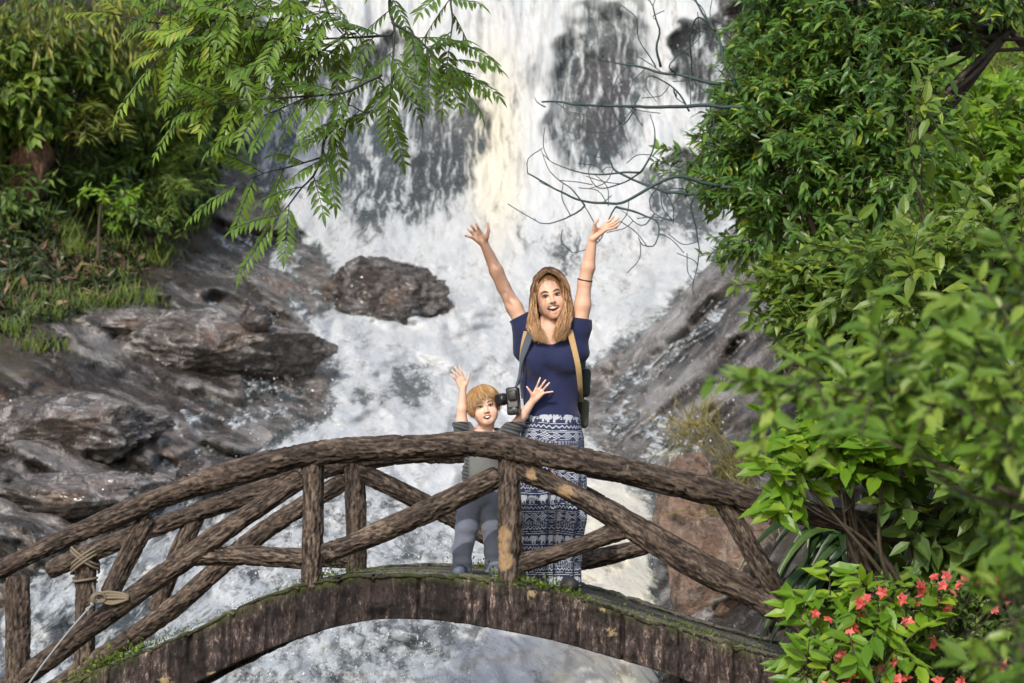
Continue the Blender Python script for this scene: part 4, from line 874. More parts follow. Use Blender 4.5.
# hair: bowl of strands falling from the crown
M_hairb = hairmat('hair_blond', [(0, (.12, .06, .024)), (.35, (.32, .175, .07)), (.65, (.54, .33, .14)), (1, (.76, .56, .30))])
ht = Tubes(); c0 = np.array((0, .075, .13)); cr = unit((.12, .25, .95))
for i in range(2300):
    az = RNG.uniform(-math.pi, math.pi); fr = math.cos(az)      # az 0 = forehead
    end = np.interp(abs(az), [0, .5, 1.0, 1.5, 2.2, 3.2], [1.18, 1.24, 1.50, 1.98, 2.15, 2.2]) + RNG.normal(0, .17)
    sweep = .5 * RNG.normal(.6, .6); path = []; lf = abs(RNG.normal(0, .085))
    for th in np.linspace(.12, end, 11):
        a = az + sweep * (th - .2) * .6 + .1; d = np.array((math.sin(a) * math.sin(th), -math.cos(a) * math.sin(th), math.cos(th)))
        lift = 1.09 + lf * (.3 + th * .55) + .03 * math.sin(th * 1.5 + az * 2); path.append(hb.w(c0 + d * np.array((.345, .405, .375)) * lift + [0, -.02 * max(fr, 0), 0]))
    path = catmull(np.array(path), .010); L = np.linspace(0, 1, len(path)); ht.add(path, RNG.uniform(.0009, .0020) * np.interp(L, [0, .7, 1], [1, 1, .2]), 5, False, np.clip(.5 + .2 * RNG.normal(), 0, 1), .8)
hair = ht.build('hair', M_hairb, boy)
f = Field(hb.c - .2, hb.c + .2, .005); f.ell(hb.w(c0), np.array((.37, .43, .40)) * hb.k, .01, hb.M); f.ell(hb.w((0, -.42, -.22)), np.array((.33, .46, .48)) * hb.k, .02, hb.M, '-'); f.plane(hb.w((0, 0, -.2)), -hb.M[:, 2]); V, F = f.mesh(2); mk('hair_cap', V, F, M_hairb, hair, True, {'tint': np.full(len(V), .35)})
# ------------------------------------------------------------------ camera and backpack
def rbox(c, half, Mx, bev, name, mat, parent, seg=3):
    bm = bmesh.new(); bmesh.ops.create_cube(bm, size=2); bmesh.ops.scale(bm, vec=half, verts=bm.verts); bmesh.ops.bevel(bm, geom=bm.edges[:], offset=bev, segments=seg, affect='EDGES', profile=.5)
    v = np.array([q.co[:] for q in bm.verts]) @ np.asarray(Mx).T + c; me = bpy.data.meshes.new(name); 
    for q, w in zip(bm.verts, v): q.co = w
    for p in bm.faces: p.smooth = True
    bm.to_mesh(me); bm.free(); me.materials.append(mat); ob = bpy.data.objects.new(name, me); COL.objects.link(ob); ob.parent = parent; ob.matrix_parent_inverse = parent.matrix_world.inverted(); return ob
M_cam = simple('camera_black', (.016, .017, .019), .38, .2, 120, .001); M_glass = simple('lens_glass', (.01, .012, .02), .05); M_strap = simple('strap_slate', (.045, .06, .085), .7, .3, 150); M_grey = simple('dial_grey', (.12, .12, .125), .35)
cc = P(513.4, 399.6, 9.835); camo = empty('camera', cc, 'black camera with lens hanging from a strap at the woman\'s hip', 'camera')
Mx = np.array(Matrix.Rotation(R(-4), 3, 'Y') @ Matrix.Rotation(R(-14), 3, 'Z'))
ca = lambda p: cc + Mx @ np.array(p, float)
bodyc = rbox(cc, (.033, .028, .064), Mx, .012, 'camera_body', M_cam, camo); rbox(ca((.0, -.008, -.062)), (.031, .033, .018), Mx, .010, 'grip', M_cam, camo); rbox(ca((.006, -.036, .018)), (.022, .014, .026), Mx, .008, 'viewfinder_hump', M_cam, camo)
rbox(ca((.003, -.031, -.02)), (.024, .002, .02), Mx, .001, 'control_panel', M_grey, camo)
tb = Tubes(); p = np.array([ca((-.034, 0, .006)), ca((-.046, 0, .006)), ca((-.047, 0, .006)), ca((-.066, 0, .006)), ca((-.067, 0, .006)), ca((-.090, 0, .006))]); tb.add(p, [.029, .029, .032, .032, .028, .029], 24)
lens = tb.build('lens', M_cam, camo); tb = Tubes(); tb.add([ca((-.089, 0, .006)), ca((-.0925, 0, .006))], [.028, .026], 24); tb.build('lens_glass', M_glass, lens)
tb = Tubes(); tb.add([ca((.01, -.028, -.052)), ca((.01, -.046, -.052))], [.012, .011], 16); tb.build('dial', M_grey, camo)
def ribbon(pts, w, th, name, mat, parent, side=(1, 0, 0)):
    tb = Tubes(); path = catmull(PP(pts), .01); T = np.gradient(path, axis=0); T /= np.linalg.norm(T, axis=1)[:, None]; s = np.asarray(side, float)[None] - (T @ np.asarray(side, float))[:, None] * T; s /= np.linalg.norm(s, axis=1)[:, None]; n = np.cross(T, s)
    a = np.linspace(0, 2 * np.pi, 12, endpoint=False); sq = lambda c: np.sign(c) * np.abs(c) ** .5
    wv = np.interp(np.linspace(0, 1, len(path)), np.linspace(0, 1, len(w)), w)
    V = path[:, None] + wv[:, None, None] * sq(np.cos(a))[None, :, None] * s[:, None] + th * sq(np.sin(a))[None, :, None] * n[:, None]; m = 12; nn = len(path)
    i = np.arange(nn - 1)[:, None] * m + np.arange(m)[None]; j = np.arange(nn - 1)[:, None] * m + (np.arange(m)[None] + 1) % m
    return mk(name, V.reshape(-1, 3), [np.stack([i, j, j + m, i + m], -1).reshape(-1, 4), np.arange(m)[None, ::-1].copy(), (np.arange(m) + (nn - 1) * m)[None]], mat, parent)
ribbon([(516, 387, 9.83), (519, 376, 9.845), (520.6, 366, 9.855), (523, 355, 9.858), (527.0, 343, 9.872), (530.5, 333, 9.90), (533.5, 325.5, 9.95), (535.5, 324, 10.0), (535.5, 332, 10.06)], [.006, .006, .007, .016, .019, .018, .016, .014, .012], .003, 'strap', M_strap, camo)
ribbon([(517, 386, 9.85), (521.5, 377, 9.865), (522.0, 366, 9.88), (523, 356, 9.885)], [.005, .005, .005, .005], .003, 'strap', M_strap, camo)
M_bag = fabric('olive_canvas', (.055, .062, .042), 150, .3); M_tan = fabric('tan_webbing', (.40, .27, .13), 120, .2); M_bagd = fabric('dark_green_canvas', (.028, .038, .034), 150, .3)
bc = P(559, 378, 10.235); pack = empty('backpack', bc, 'olive canvas backpack with tan straps worn on the woman\'s back', 'backpack')
Mi = np.array(Matrix.Rotation(R(3), 3, 'Y')); rbox(bc, (.140, .075, .215), Mi, .055, 'bag', M_bag, pack, 5); rbox(P(585.5, 383, 10.16), (.026, .055, .075), Mi, .02, 'side_pocket', M_bagd, pack); rbox(P(559, 338, 10.235), (.125, .08, .03), Mi, .025, 'top_flap', M_bagd, pack); rbox(P(584.5, 414, 10.17), (.022, .055, .075), Mi, .018, 'side_pocket', M_bag, pack)
ribbon([(573.5, 346, 10.15), (571.5, 330, 10.09), (570.0, 325.5, 10.02), (569.5, 328.5, 9.95), (570.8, 335, 9.905), (573.6, 346, 9.872), (576.4, 358, 9.86), (578.4, 368, 9.868), (579.6, 379, 9.90), (580.5, 390, 9.95), (581, 402, 10.06)], [.016, .017, .017, .017, .017, .016, .015, .015, .013, .012, .012], .004, 'shoulder_strap', M_tan, pack)
ribbon([(536, 346, 10.15), (532, 330, 10.09), (529.5, 325.5, 10.02), (526.5, 330, 9.945), (524.6, 337, 9.915), (522.6, 348, 9.90), (521.6, 362, 9.92), (521, 380, 10.0), (523, 398, 10.1)], [.014, .014, .014, .012, .012, .012, .011, .010, .010], .004, 'shoulder_strap', M_tan, pack)
# ================================================================== vegetation
M_twig = simple('twig_brown', (.045, .034, .022), .8, .3, 30, .004); M_twigd = simple('twig_dark', (.020, .024, .024), .7, .3, 30, .003); M_trunk = simple('trunk_bark', (.060, .048, .036), .85, .4, 14, .02)
L_branch = leafmat('leaf_feathery', [(0, (0.051, 0.123, 0.017)), (.5, (0.123, 0.246, 0.026)), (.85, (0.232, 0.362, 0.036)), (1, (0.435, 0.392, 0.043))], .42)
L_yell = leafmat('leaf_bamboo', [(0, (0.049, 0.084, 0.012)), (.5, (0.133, 0.175, 0.024)), (1, (0.364, 0.350, 0.048))], .35)
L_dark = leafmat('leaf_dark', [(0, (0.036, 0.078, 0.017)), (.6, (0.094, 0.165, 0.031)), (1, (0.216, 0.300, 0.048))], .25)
L_mid = leafmat('leaf_mid', [(0, (.055, .115, .018)), (.5, (.115, .200, .026)), (1, (.25, .33, .045))], .35)
L_tree = leafmat('leaf_tree', [(0, (0.029, 0.081, 0.018)), (.5, (0.072, 0.172, 0.030)), (.9, (0.180, 0.299, 0.040)), (1, (0.396, 0.460, 0.050))], .30, .34)
L_lime = leafmat('leaf_lime', [(0, (.075, .18, .015)), (.5, (.16, .31, .022)), (1, (.34, .46, .04))], .42, .36)
L_soft = leafmat('leaf_soft', [(0, (.075, .160, .018)), (.5, (.145, .255, .030)), (1, (.31, .40, .075))], .36, .38)
L_strap = leafmat('leaf_strap', [(0, (.010, .032, .008)), (.6, (.03, .07, .014)), (1, (.08, .14, .022))], .2, .36, .35)
L_grass = leafmat('grass_green', [(0, (.04, .08, .012)), (.5, (.09, .15, .015)), (1, (.19, .24, .03))], .35, .6)
L_straw = leafmat('grass_straw', [(0, (.10, .085, .03)), (.5, (.22, .19, .06)), (1, (.34, .30, .11))], .3, .7)
L_red = leafmat('petal_red', [(0, (.45, .05, .05)), (.5, (.68, .12, .10)), (1, (.78, .26, .21))], .3, .5)
UP = np.array([0, 0, 1.]); TOCAM = np.array([0, -1, 0.])
def leafcloud(lv, tw, clumps, size, wr, per, tlen, hang=.2, spread=1.0, tilt=.5, twig_r=.004, src=None, bend=.15, rand=.35, pairs=False, out=.7):
    """clumps: (px, py, Y, rx_px, ry_px, rdepth_m, sprays); every spray is a twig carrying leaves"""
    for (px, py, Y_, rx, ry, rd, n) in clumps:
        c = P(px, py, Y_); sx_, sz_ = rx * Y_ / FPX, ry * Y_ / FPX
        for _ in range(int(n)):
            u = rvec() * RNG.random() ** .40; p = c + u * np.array([sx_, rd, sz_])
            d = unit(u * np.array([1, .8, .8]) * out + rvec() * .55 + [0, -.12, .12] - hang * UP); L = tlen * RNG.uniform(.6, 1.3)
            k = int(per * RNG.uniform(.7, 1.3)) + 2; s = np.linspace(.12, 1, k) + RNG.normal(0, .02, k)
            path = p + d * (s * L)[:, None] - UP * (hang * .35 * L * s ** 2)[:, None]; b = p
            if tw is not None: tw.add(np.vstack([[b], path[::2], path[-1:]]), np.linspace(twig_r, twig_r * .4, len(path[::2]) + 2), 4, False)
            sd = unit(np.cross(d, UP + rvec() * .4)); a = np.where(np.arange(k) % 2, 1, -1)[:, None]
            if not pairs: a = np.cos(np.arange(k) * 2.4)[:, None]; a2 = np.sin(np.arange(k) * 2.4)[:, None] * .6
            else: a2 = 0 * a + .15
            up2 = np.cross(sd, d); ld = d * .75 + sd * a * spread + up2 * a2 * spread + RNG.normal(0, rand, (k, 3)) - UP * hang * .6
            nr = UP * .9 + TOCAM * tilt + RNG.normal(0, rand, (k, 3)) + np.asarray(SUND) * .3
            sc = RNG.uniform(.65, 1.25, k) * size; t0 = RNG.normal(0, .10)
            lv.add(path, ld, nr, sc, sc * wr, bend, np.clip(RNG.beta(2.2, 2.6, k) + t0, 0, 1))
def limbs(tb, base, clumps, r0, sag=.0, split=3):
    base = np.asarray(base)
    for i, cl in enumerate(clumps):
        c = P(cl[0], cl[1], cl[2]); m = base * .5 + c * .5 + RNG.normal(0, .08, 3) * np.linalg.norm(c - base) + UP * sag
        path = catmull([base, m, c], .06); tb.add(path, np.linspace(r0, r0 * .25, len(path)), 7, False)
        for _ in range(split):
            e = c + rvec() * np.array([cl[3], cl[3], cl[4]]) * cl[2] / FPX * .8; k = path[int(len(path) * RNG.uniform(.5, .95))]
            q = catmull([k, (k + e) / 2 + RNG.normal(0, .03, 3), e], .05); tb.add(q, np.linspace(r0 * .3, r0 * .1, len(q)), 5, False)
def plant(name, label, cat, base, clumps, mat, size, wr, per, tlen, group=None, trunk=None, r0=.02, part='foliage', stem='stem', tmat=None, simple_=True, fold=.25, sp=3, **kw):
    e = empty(name, base, label, cat, group); lv, tb = Leaves(), Tubes()
    if trunk is not None: path = catmull(trunk, .05); tb.add(path, np.linspace(r0 * 2, r0, len(path)), 9)
    limbs(tb, trunk[-1] if trunk is not None else base, clumps, r0, split=sp)
    leafcloud(lv, tb, clumps, size, wr, per, tlen, **kw)
    lv.build(part, mat, e, fold, simple_); tb.build(stem, tmat or M_twig, e); return e
G = 'bushes on the left bank behind the rocks'
# ---- left bank forest (from the back to the front)
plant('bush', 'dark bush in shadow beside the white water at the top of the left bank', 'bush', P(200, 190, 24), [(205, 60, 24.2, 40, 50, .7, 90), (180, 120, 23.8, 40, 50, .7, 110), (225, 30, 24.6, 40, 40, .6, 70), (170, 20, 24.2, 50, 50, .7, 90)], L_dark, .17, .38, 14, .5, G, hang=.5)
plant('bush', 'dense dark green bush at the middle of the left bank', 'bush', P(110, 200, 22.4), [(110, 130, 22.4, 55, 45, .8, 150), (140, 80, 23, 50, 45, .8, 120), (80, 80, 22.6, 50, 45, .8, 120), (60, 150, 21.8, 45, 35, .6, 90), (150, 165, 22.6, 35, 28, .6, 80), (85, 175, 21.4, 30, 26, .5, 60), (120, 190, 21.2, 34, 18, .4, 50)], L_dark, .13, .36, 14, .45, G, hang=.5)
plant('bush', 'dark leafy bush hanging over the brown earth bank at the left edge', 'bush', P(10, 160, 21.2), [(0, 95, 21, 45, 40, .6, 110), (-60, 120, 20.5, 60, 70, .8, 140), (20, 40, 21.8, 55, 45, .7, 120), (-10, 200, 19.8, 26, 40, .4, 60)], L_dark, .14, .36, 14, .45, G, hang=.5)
plant('bush', 'small pale green bush by the dark hollow near the falls', 'bush', P(165, 130, 22.5), [(172, 92, 22, 22, 14, .3, 40), (165, 132, 22, 22, 14, .3, 40), (150, 150, 21.8, 20, 12, .3, 30)], L_mid, .14, .42, 12, .35, G, hang=.4)
plant('bamboo', 'tall bamboo with narrow yellow-green leaves drooping at the top left corner', 'bamboo', P(60, 180, 20.8), [(30, 15, 20, 60, 25, .6, 60), (100, 5, 20.5, 45, 25, .6, 60), (-30, 50, 19.6, 50, 40, .6, 40), (135, 30, 21, 30, 24, .5, 36)], L_yell, .19, .17, 11, .45, None, hang=1.0, spread=.6, stem='cane')
plant('bush', 'yellow-green leafy bush at the left edge above the brown earth bank', 'bush', P(15, 130, 20.4), [(20, 78, 20, 30, 18, .4, 50), (0, 105, 19.8, 22, 16, .4, 36), (60, 60, 20.2, 30, 20, .4, 44), (10, 45, 20, 30, 18, .4, 40), (90, 50, 20.4, 24, 16, .4, 30), (125, 75, 21, 20, 16, .4, 24)], L_mid, .16, .42, 10, .4, G, hang=.5)
plant('fern', 'feathery fern spreading over the dark bushes of the left bank', 'fern', P(75, 112, 21), [(75, 100, 20.6, 36, 14, .4, 34)], L_yell, .16, .16, 22, .7, None, pairs=True, hang=.4, spread=1.2)
plant('fern', 'blue-green fern hanging beside the dark hollow near the falls', 'fern', P(165, 185, 21.8), [(168, 178, 21.3, 20, 12, .3, 26)], L_mid, .12, .2, 20, .45, None, pairs=True, hang=.5, spread=1.2)
plant('sapling', 'young sapling with bright yellow-green tips above the grassy ledge', 'sapling', P(100, 262, 19.6), [(100, 190, 19.6, 10, 3, .15, 6), (112, 202, 19.5, 12, 3, .15, 6), (118, 196, 19.5, 8, 2, .15, 4)], L_lime, .11, .4, 7, .2, None, trunk=P(np.array([98, 99, 101]), np.array([262, 225, 205]), 19.6), r0=.012, sp=2)
# ---- grass on the ledges of the left bank, leaf litter
def tuft(lv, px, py, h, n, rx, mat_t=None, lean=.5, wid=.012):
    Yc = float(surf(px, py)[0]) - .1; c = P(px, py, Yc); k = n
    p = c + np.stack([RNG.normal(0, rx * Yc / FPX, k), RNG.normal(0, .12, k), RNG.normal(0, .04, k)], -1)
    d = UP + rvec(k) * lean + [0, -.25, 0]; lv.add(p, d, TOCAM + rvec(k) * .6, h * RNG.uniform(.5, 1.2, k), wid * RNG.uniform(.6, 1.4, k), RNG.uniform(.1, .5, k))
gl = Leaves()
for (px, py, h, n, rx) in [(60, 235, .45, 220, 14), (75, 252, .40, 200, 12), (95, 228, .35, 160, 14), (50, 300, .30, 240, 16), (80, 304, .28, 240, 14), (110, 302, .28, 220, 14), (135, 296, .30, 180, 12), (150, 262, .35, 200, 12), (165, 252, .35, 180, 10), (185, 228, .32, 200, 12), (196, 222, .3, 150, 8), (120, 245, .3, 150, 14), (140, 232, .3, 140, 14), (10, 330, .3, 160, 12), (30, 345, .28, 140, 12), (45, 315, .25, 140, 12), (20, 310, .3, 120, 14), (5, 290, .3, 120, 14), (100, 275, .25, 120, 20), (170, 210, .4, 120, 16), (130, 205, .4, 140, 20), (60, 205, .5, 140, 20), (20, 220, .5, 140, 18), (55, 345, .22, 90, 8), (150, 300, .22, 90, 10)]:
    tuft(gl, px, py + 4, h * .6, int(n * .38), rx)
g = gl.build('grass', L_grass, None, .1, True); tag(g, 'bright green grass growing on the ledges of the left bank', 'grass', kind='stuff')
gl = Leaves(); pk = np.array([(RNG.uniform(0, 230), RNG.uniform(195, 310)) for _ in range(900)]); pk = pk[polydist(pk[:, 0], pk[:, 1], [(-10, 205), (150, 195), (215, 235), (160, 265), (100, 320), (-10, 320)]) > 0]
pp = P(pk[:, 0], pk[:, 1], surf(pk[:, 0], pk[:, 1]) - .16); k = len(pp); gl.add(pp, rvec(k), UP + TOCAM * .6 + rvec(k) * .6, RNG.uniform(.10, .22, k), RNG.uniform(.03, .07, k), .4)
g = gl.build('leaf_litter', leafmat('dead_leaf', [(0, (.06, .035, .018)), (.5, (.12, .075, .042)), (1, (.28, .20, .13))], .15, .8), None, .3, True); tag(g, 'dry fallen leaves lying among the grass of the left bank', 'fallen leaves', kind='stuff')
# low ground cover on the banks
gl = Leaves(); pk = np.array([(RNG.uniform(-60, 235), RNG.uniform(120, 330)) for _ in range(7000)]); pk = pk[polydist(pk[:, 0], pk[:, 1], [(-70, 100), (240, 100), (205, 215), (150, 262), (130, 300), (60, 320), (-70, 350)]) > 0]
pp = P(pk[:, 0], pk[:, 1], surf(pk[:, 0], pk[:, 1]) - .12); k = len(pp); gl.add(pp, rvec(k) + UP * .5, UP + TOCAM * .7 + rvec(k) * .6, RNG.uniform(.08, .2, k), RNG.uniform(.02, .07, k), .3)
g = gl.build('ground_cover', leafmat('leaf_ground', [(0, (.014, .028, .008)), (.6, (.035, .060, .014)), (1, (.10, .12, .03))], .25), None, .3, True); tag(g, 'dark low ground cover over the soil of the left bank', 'ground cover', kind='stuff')
# ---- right bank, far slope
gl = Leaves(); pk = np.array([(RNG.uniform(690, 1180), RNG.uniform(0, 520)) for _ in range(22000)]); pk = pk[polydist(pk[:, 0], pk[:, 1], [(795, 255), (800, 40), (1190, -10), (1190, 400), (900, 480), (810, 430), (795, 320)]) > 0]
pp = P(pk[:, 0], pk[:, 1], surf(pk[:, 0], pk[:, 1]) - .08); k = len(pp); gl.add(pp, UP * .8 + rvec(k) + [0, -.3, 0], TOCAM + UP * .5 + rvec(k) * .6, RNG.uniform(.12, .32, k), RNG.uniform(.012, .04, k), .3)
g = gl.build('slope_grass', leafmat('grass_slope', [(0, (.05, .09, .012)), (.5, (.13, .19, .025)), (1, (.28, .30, .05))], .35, .7), None, .2, True); tag(g, 'sunlit yellow-green grass covering the right slope', 'grass', kind='stuff')
G = 'dry grass clumps at the foot of the right bank'
for (px, py, n, h, lab) in [(700, 436, 300, .27, 'straw-coloured grass clump beside the wet rock above the right handrail'), (738, 474, 260, .27, 'dry grass clump just above the right handrail'), (806, 245, 420, .6, 'yellow grass clump below the thin hanging stem of the right tree'), (742, 520, 200, .3, 'dry grass fringe over the reddish boulder')]:
    gl = Leaves(); Yc = float(surf(px, py)[0]) - .25; c = P(px, py, Yc); p = c + np.stack([RNG.normal(0, .14, n), RNG.normal(0, .14, n), RNG.normal(0, .10, n)], -1); d = rvec(n) + UP * .45 + [0, -.2, 0]
    gl.add(p, d, TOCAM + rvec(n) * .6, h * RNG.uniform(.4, 1.1, n), .010 * RNG.uniform(.6, 1.4, n), RNG.uniform(.3, 1.0, n)); o = gl.build('grass_tuft', L_straw, None, .1, True); tag(o, lab, 'grass clump', G)
# ---- big small-leaved tree on the right
cl = [(775, 40, 13, 26, 34, .5, 50), (785, 90, 12.7, 44, 40, .6, 120), (750, 140, 12.8, 26, 30, .4, 60), (790, 150, 12.4, 48, 38, .5, 120), (830, 60, 12.6, 55, 50, .6, 140), (880, 30, 12.4, 55, 40, .6, 120), (850, 130, 12.3, 46, 42, .5, 110), (790, 25, 12.9, 44, 36, .5, 90), (712, 162, 12.9, 16, 14, .3, 26), (752, 192, 12.6, 26, 22, .3, 50), (790, 215, 12.4, 24, 28, .3, 46), (890, 90, 12.2, 32, 40, .5, 70), (950, 0, 12.2, 46, 20, .5, 45), (742, 90, 13, 12, 22, .4, 24), (840, 195, 12.2, 30, 30, .4, 60), (880, 170, 12.1, 34, 34, .4, 60), (785, -20, 13, 40, 30, .5, 50), (850, -20, 12.5, 80, 30, .6, 100), (1000, -20, 12.2, 60, 30, .6, 80), (692, 156, 13, 10, 8, .2, 8), (752, 235, 12.6, 14, 20, .2, 22)]
tr = plant('tree', 'large dense tree with small glossy dark leaves leaning over the falls from the right', 'tree', P(1100, 330, 12.8), cl, L_tree, .088, .36, 15, .26, None, trunk=np.array([P(1100, 330, 12.8), P(1095, 200, 12.7), P(1075, 110, 12.6), P(1010, 30, 12.6)]), r0=.026, part='crown', stem='trunk', tmat=M_trunk, simple_=False, hang=.30, sp=4, tilt=.6)
tb = Tubes()
for pts, r in [([(1060, 10), (960, 20), (880, 28), (800, 60)], .018), ([(1060, 48), (980, 52), (900, 66), (820, 100)], .016), ([(1060, 40), (960, 36), (850, 10), (780, -20)], .016)]: q = catmull(PP(pts, 12.5), .06); tb.add(q, np.linspace(r, r * .3, len(q)), 9)
q = catmull(PP([(812, 190), (810, 215), (815, 235), (812, 252), (806, 262)], 12.2), .03); tb.add(q, np.linspace(.016, .022, len(q)), 8); tb.build('limb', M_trunk, tr)
# ---- bare branches reaching over the water
br = empty('bare_branch', P(760, 130, 12.6), 'leafless dark teal branches reaching over the white water from the right tree', 'branch')
M_teal = simple('teal_bark', (.022, .045, .045), .6, .4, 30, .003); tb = Tubes()
BB = [([(800, 100), (735, 108), (700, 106), (660, 110), (620, 110), (570, 108), (541, 107)], .020), ([(720, 84), (690, 74), (660, 66), (630, 56), (601, 49)], .016), ([(660, 66), (655, 50), (658, 32), (652, 10), (645, 4)], .011), ([(736, 88), (725, 60), (715, 30), (698, 4), (690, -20)], .016), ([(715, 30), (700, 14), (693, 30), (697, 55), (703, 70)], .009),
      ([(760, 186), (720, 187), (690, 190), (660, 182), (640, 172), (620, 160), (614, 145), (606, 125)], .017), ([(720, 187), (700, 182), (670, 178), (640, 196), (615, 206), (585, 206), (560, 197), (540, 186), (527, 180)], .016), ([(615, 206), (640, 214), (655, 222), (658, 236), (652, 249), (640, 248), (636, 240)], .010), ([(585, 206), (575, 214), (555, 222), (540, 224), (534, 219)], .008), ([(640, 172), (600, 175), (575, 172), (555, 165), (543, 156)], .009), ([(640, 172), (652, 150), (655, 130), (650, 115)], .009), ([(700, 190), (692, 205), (698, 235), (699, 260), (694, 282), (696, 293)], .008), ([(615, 206), (607, 222), (600, 240), (585, 249), (573, 250)], .007), ([(690, 110), (680, 95), (665, 85), (648, 80), (645, 92), (655, 108)], .008), ([(636, 110), (620, 125), (600, 90)], .006), ([(585, 206), (570, 190), (550, 175), (541, 155)], .006), ([(655, 66), (640, 45), (634, 30)], .006), ([(676, 74), (668, 66), (690, 52), (700, 40)], .006), ([(545, 107), (537, 100), (535, 95)], .006), ([(640, 172), (625, 182), (600, 186), (590, 170), (592, 158)], .007), ([(655, 215), (640, 225), (620, 210)], .006), ([(660, 182), (650, 200), (655, 215), (672, 222), (685, 205)], .006)]
for pts, r in BB:
    p3 = PP(pts, 12.4); p3[:, 1] += np.linspace(0, RNG.normal(0, .3), len(p3)); q = catmull(p3, .03); q = q + .012 * np.stack([fbm(q[:, 0] * 7, q[:, 2] * 7, s=k, o=2) for k in (1, 2, 3)], -1); tb.add(q, np.linspace(r * .85, r * .3, len(q)), 7)
    for _ in range(int(len(q) * .16)):
        k = RNG.integers(len(q) // 3, len(q)); d = rvec() * [1, .4, 1]; m = q[k] + d * .12; tb.add(catmull([q[k], m, m + unit(d + rvec() * .7) * .13], .03), .0032, 5)
tb.build('twigs', M_teal, br)
# ---- shrubs of the right bank
G = 'shrubs on the right bank'
plant('shrub', 'leafy shrub with arching twigs on the far right below the dark tree', 'shrub', P(1000, 380, 10.8), [(905, 110, 10.8, 24, 22, .3, 9), (965, 250, 10.6, 46, 36, .4, 30), (930, 295, 10.6, 50, 36, .4, 40), (880, 275, 10.9, 34, 30, .4, 30), (1010, 200, 10.4, 26, 40, .4, 10), (1010, 300, 10.3, 40, 50, .4, 40)], L_mid, .135, .42, 9, .38, G, r0=.02, simple_=False, tilt=.7)
plant('shrub', 'small leafy shrub hanging at the foot of the dark tree beside the falls', 'shrub', P(840, 330, 12), [(800, 290, 12, 30, 24, .3, 44), (840, 300, 11.8, 34, 30, .3, 56), (815, 330, 11.8, 34, 20, .3, 46), (870, 330, 11.6, 40, 26, .3, 56), (840, 262, 11.9, 24, 22, .3, 30)], L_mid, .10, .46, 11, .26, G, r0=.012, simple_=False, tilt=.7)
plant('shrub', 'bright lime-green shrub whose leafy twigs hang over the right handrail', 'shrub', P(930, 640, 9.0), [(790, 466, 8.75, 12, 10, .1, 6), (800, 434, 9.1, 14, 14, .15, 7), (835, 436, 8.9, 30, 16, .2, 18), (885, 440, 8.8, 40, 16, .2, 22), (860, 404, 9.2, 36, 18, .2, 20), (920, 420, 9.0, 40, 22, .25, 24), (778, 488, 8.75, 8, 6, .08, 4), (838, 470, 8.75, 10, 6, .1, 4), (970, 445, 8.8, 34, 24, .25, 20)], L_lime, .135, .48, 8, .17, G, r0=.016, simple_=False, hang=.22, tilt=.8, pairs=True)
plant('shrub', 'broad-leaved green shrub filling the right bank behind the red flowers', 'shrub', P(960, 660, 9.2), [(955, 515, 9.0, 26, 26, .3, 24), (985, 550, 9.3, 36, 36, .3, 40), (1010, 500, 8.8, 30, 44, .3, 30), (970, 600, 9.4, 44, 30, .3, 34), (1000, 640, 9.3, 36, 36, .3, 34), (920, 630, 9.4, 36, 40, .3, 30), (880, 660, 9.4, 30, 30, .3, 24)], L_dark, .16, .46, 8, .30, G, r0=.016, simple_=False, tilt=.7)
plant('shrub', 'low lime-green shrub in front of the right end of the bridge beam', 'shrub', P(830, 730, 8.5), [(838, 606, 8.6, 14, 10, .12, 6), (868, 596, 8.6, 16, 12, .15, 7), (815, 640, 8.5, 10, 14, .12, 6), (842, 630, 8.5, 12, 12, .12, 5), (895, 650, 8.35, 16, 12, .1, 5), (805, 674, 8.5, 9, 10, .12, 5), (945, 590, 8.5, 18, 10, .15, 6), (890, 606, 8.45, 14, 10, .1, 5)], L_lime, .12, .46, 7, .17, G, r0=.010, simple_=False, hang=.3, tilt=.8, pairs=True)
plant('shrub', 'soft grey-green shrub close to the camera spreading across the right side', 'shrub', P(1080, 520, 4.2), [(1000, 360, 4.4, 40, 50, .2, 18), (960, 395, 4.45, 40, 26, .2, 13), (890, 358, 4.55, 40, 18, .16, 10), (830, 382, 4.6, 36, 14, .2, 9), (775, 382, 4.7, 20, 10, .15, 5), (870, 400, 4.55, 40, 14, .2, 8), (1015, 440, 4.3, 22, 40, .16, 12), (1020, 290, 4.4, 26, 24, .2, 7), (940, 345, 4.45, 36, 18, .2, 8)], L_soft, .072, .38, 8, .12, G, r0=.007, simple_=False, hang=.1, tilt=.9)
plant('shrub', 'blurred dull green shrub at the lower right corner close to the camera', 'shrub', P(1080, 760, 4.2), [(1005, 600, 4.4, 24, 30, .16, 10), (985, 640, 4.45, 20, 24, .2, 6), (1015, 540, 4.4, 20, 24, .2, 6), (1015, 660, 4.3, 24, 30, .2, 9), (1000, 510, 4.4, 24, 12, .2, 5)], L_soft, .072, .36, 8, .12, G, r0=.007, simple_=False, hang=.1, tilt=.9)
plant('shrub', 'sunlit yellow-green bush on the far slope under the branches of the right tree', 'shrub', P(1000, 260, 15), [(985, 110, 15, 30, 34, .4, 40), (1015, 160, 14.8, 24, 50, .4, 50), (950, 150, 15, 30, 26, .4, 36), (985, 205, 14.8, 34, 24, .4, 40), (1020, 70, 15, 20, 24, .4, 20)], L_lime, .15, .42, 10, .35, G, r0=.012, hang=.2, tilt=.7)
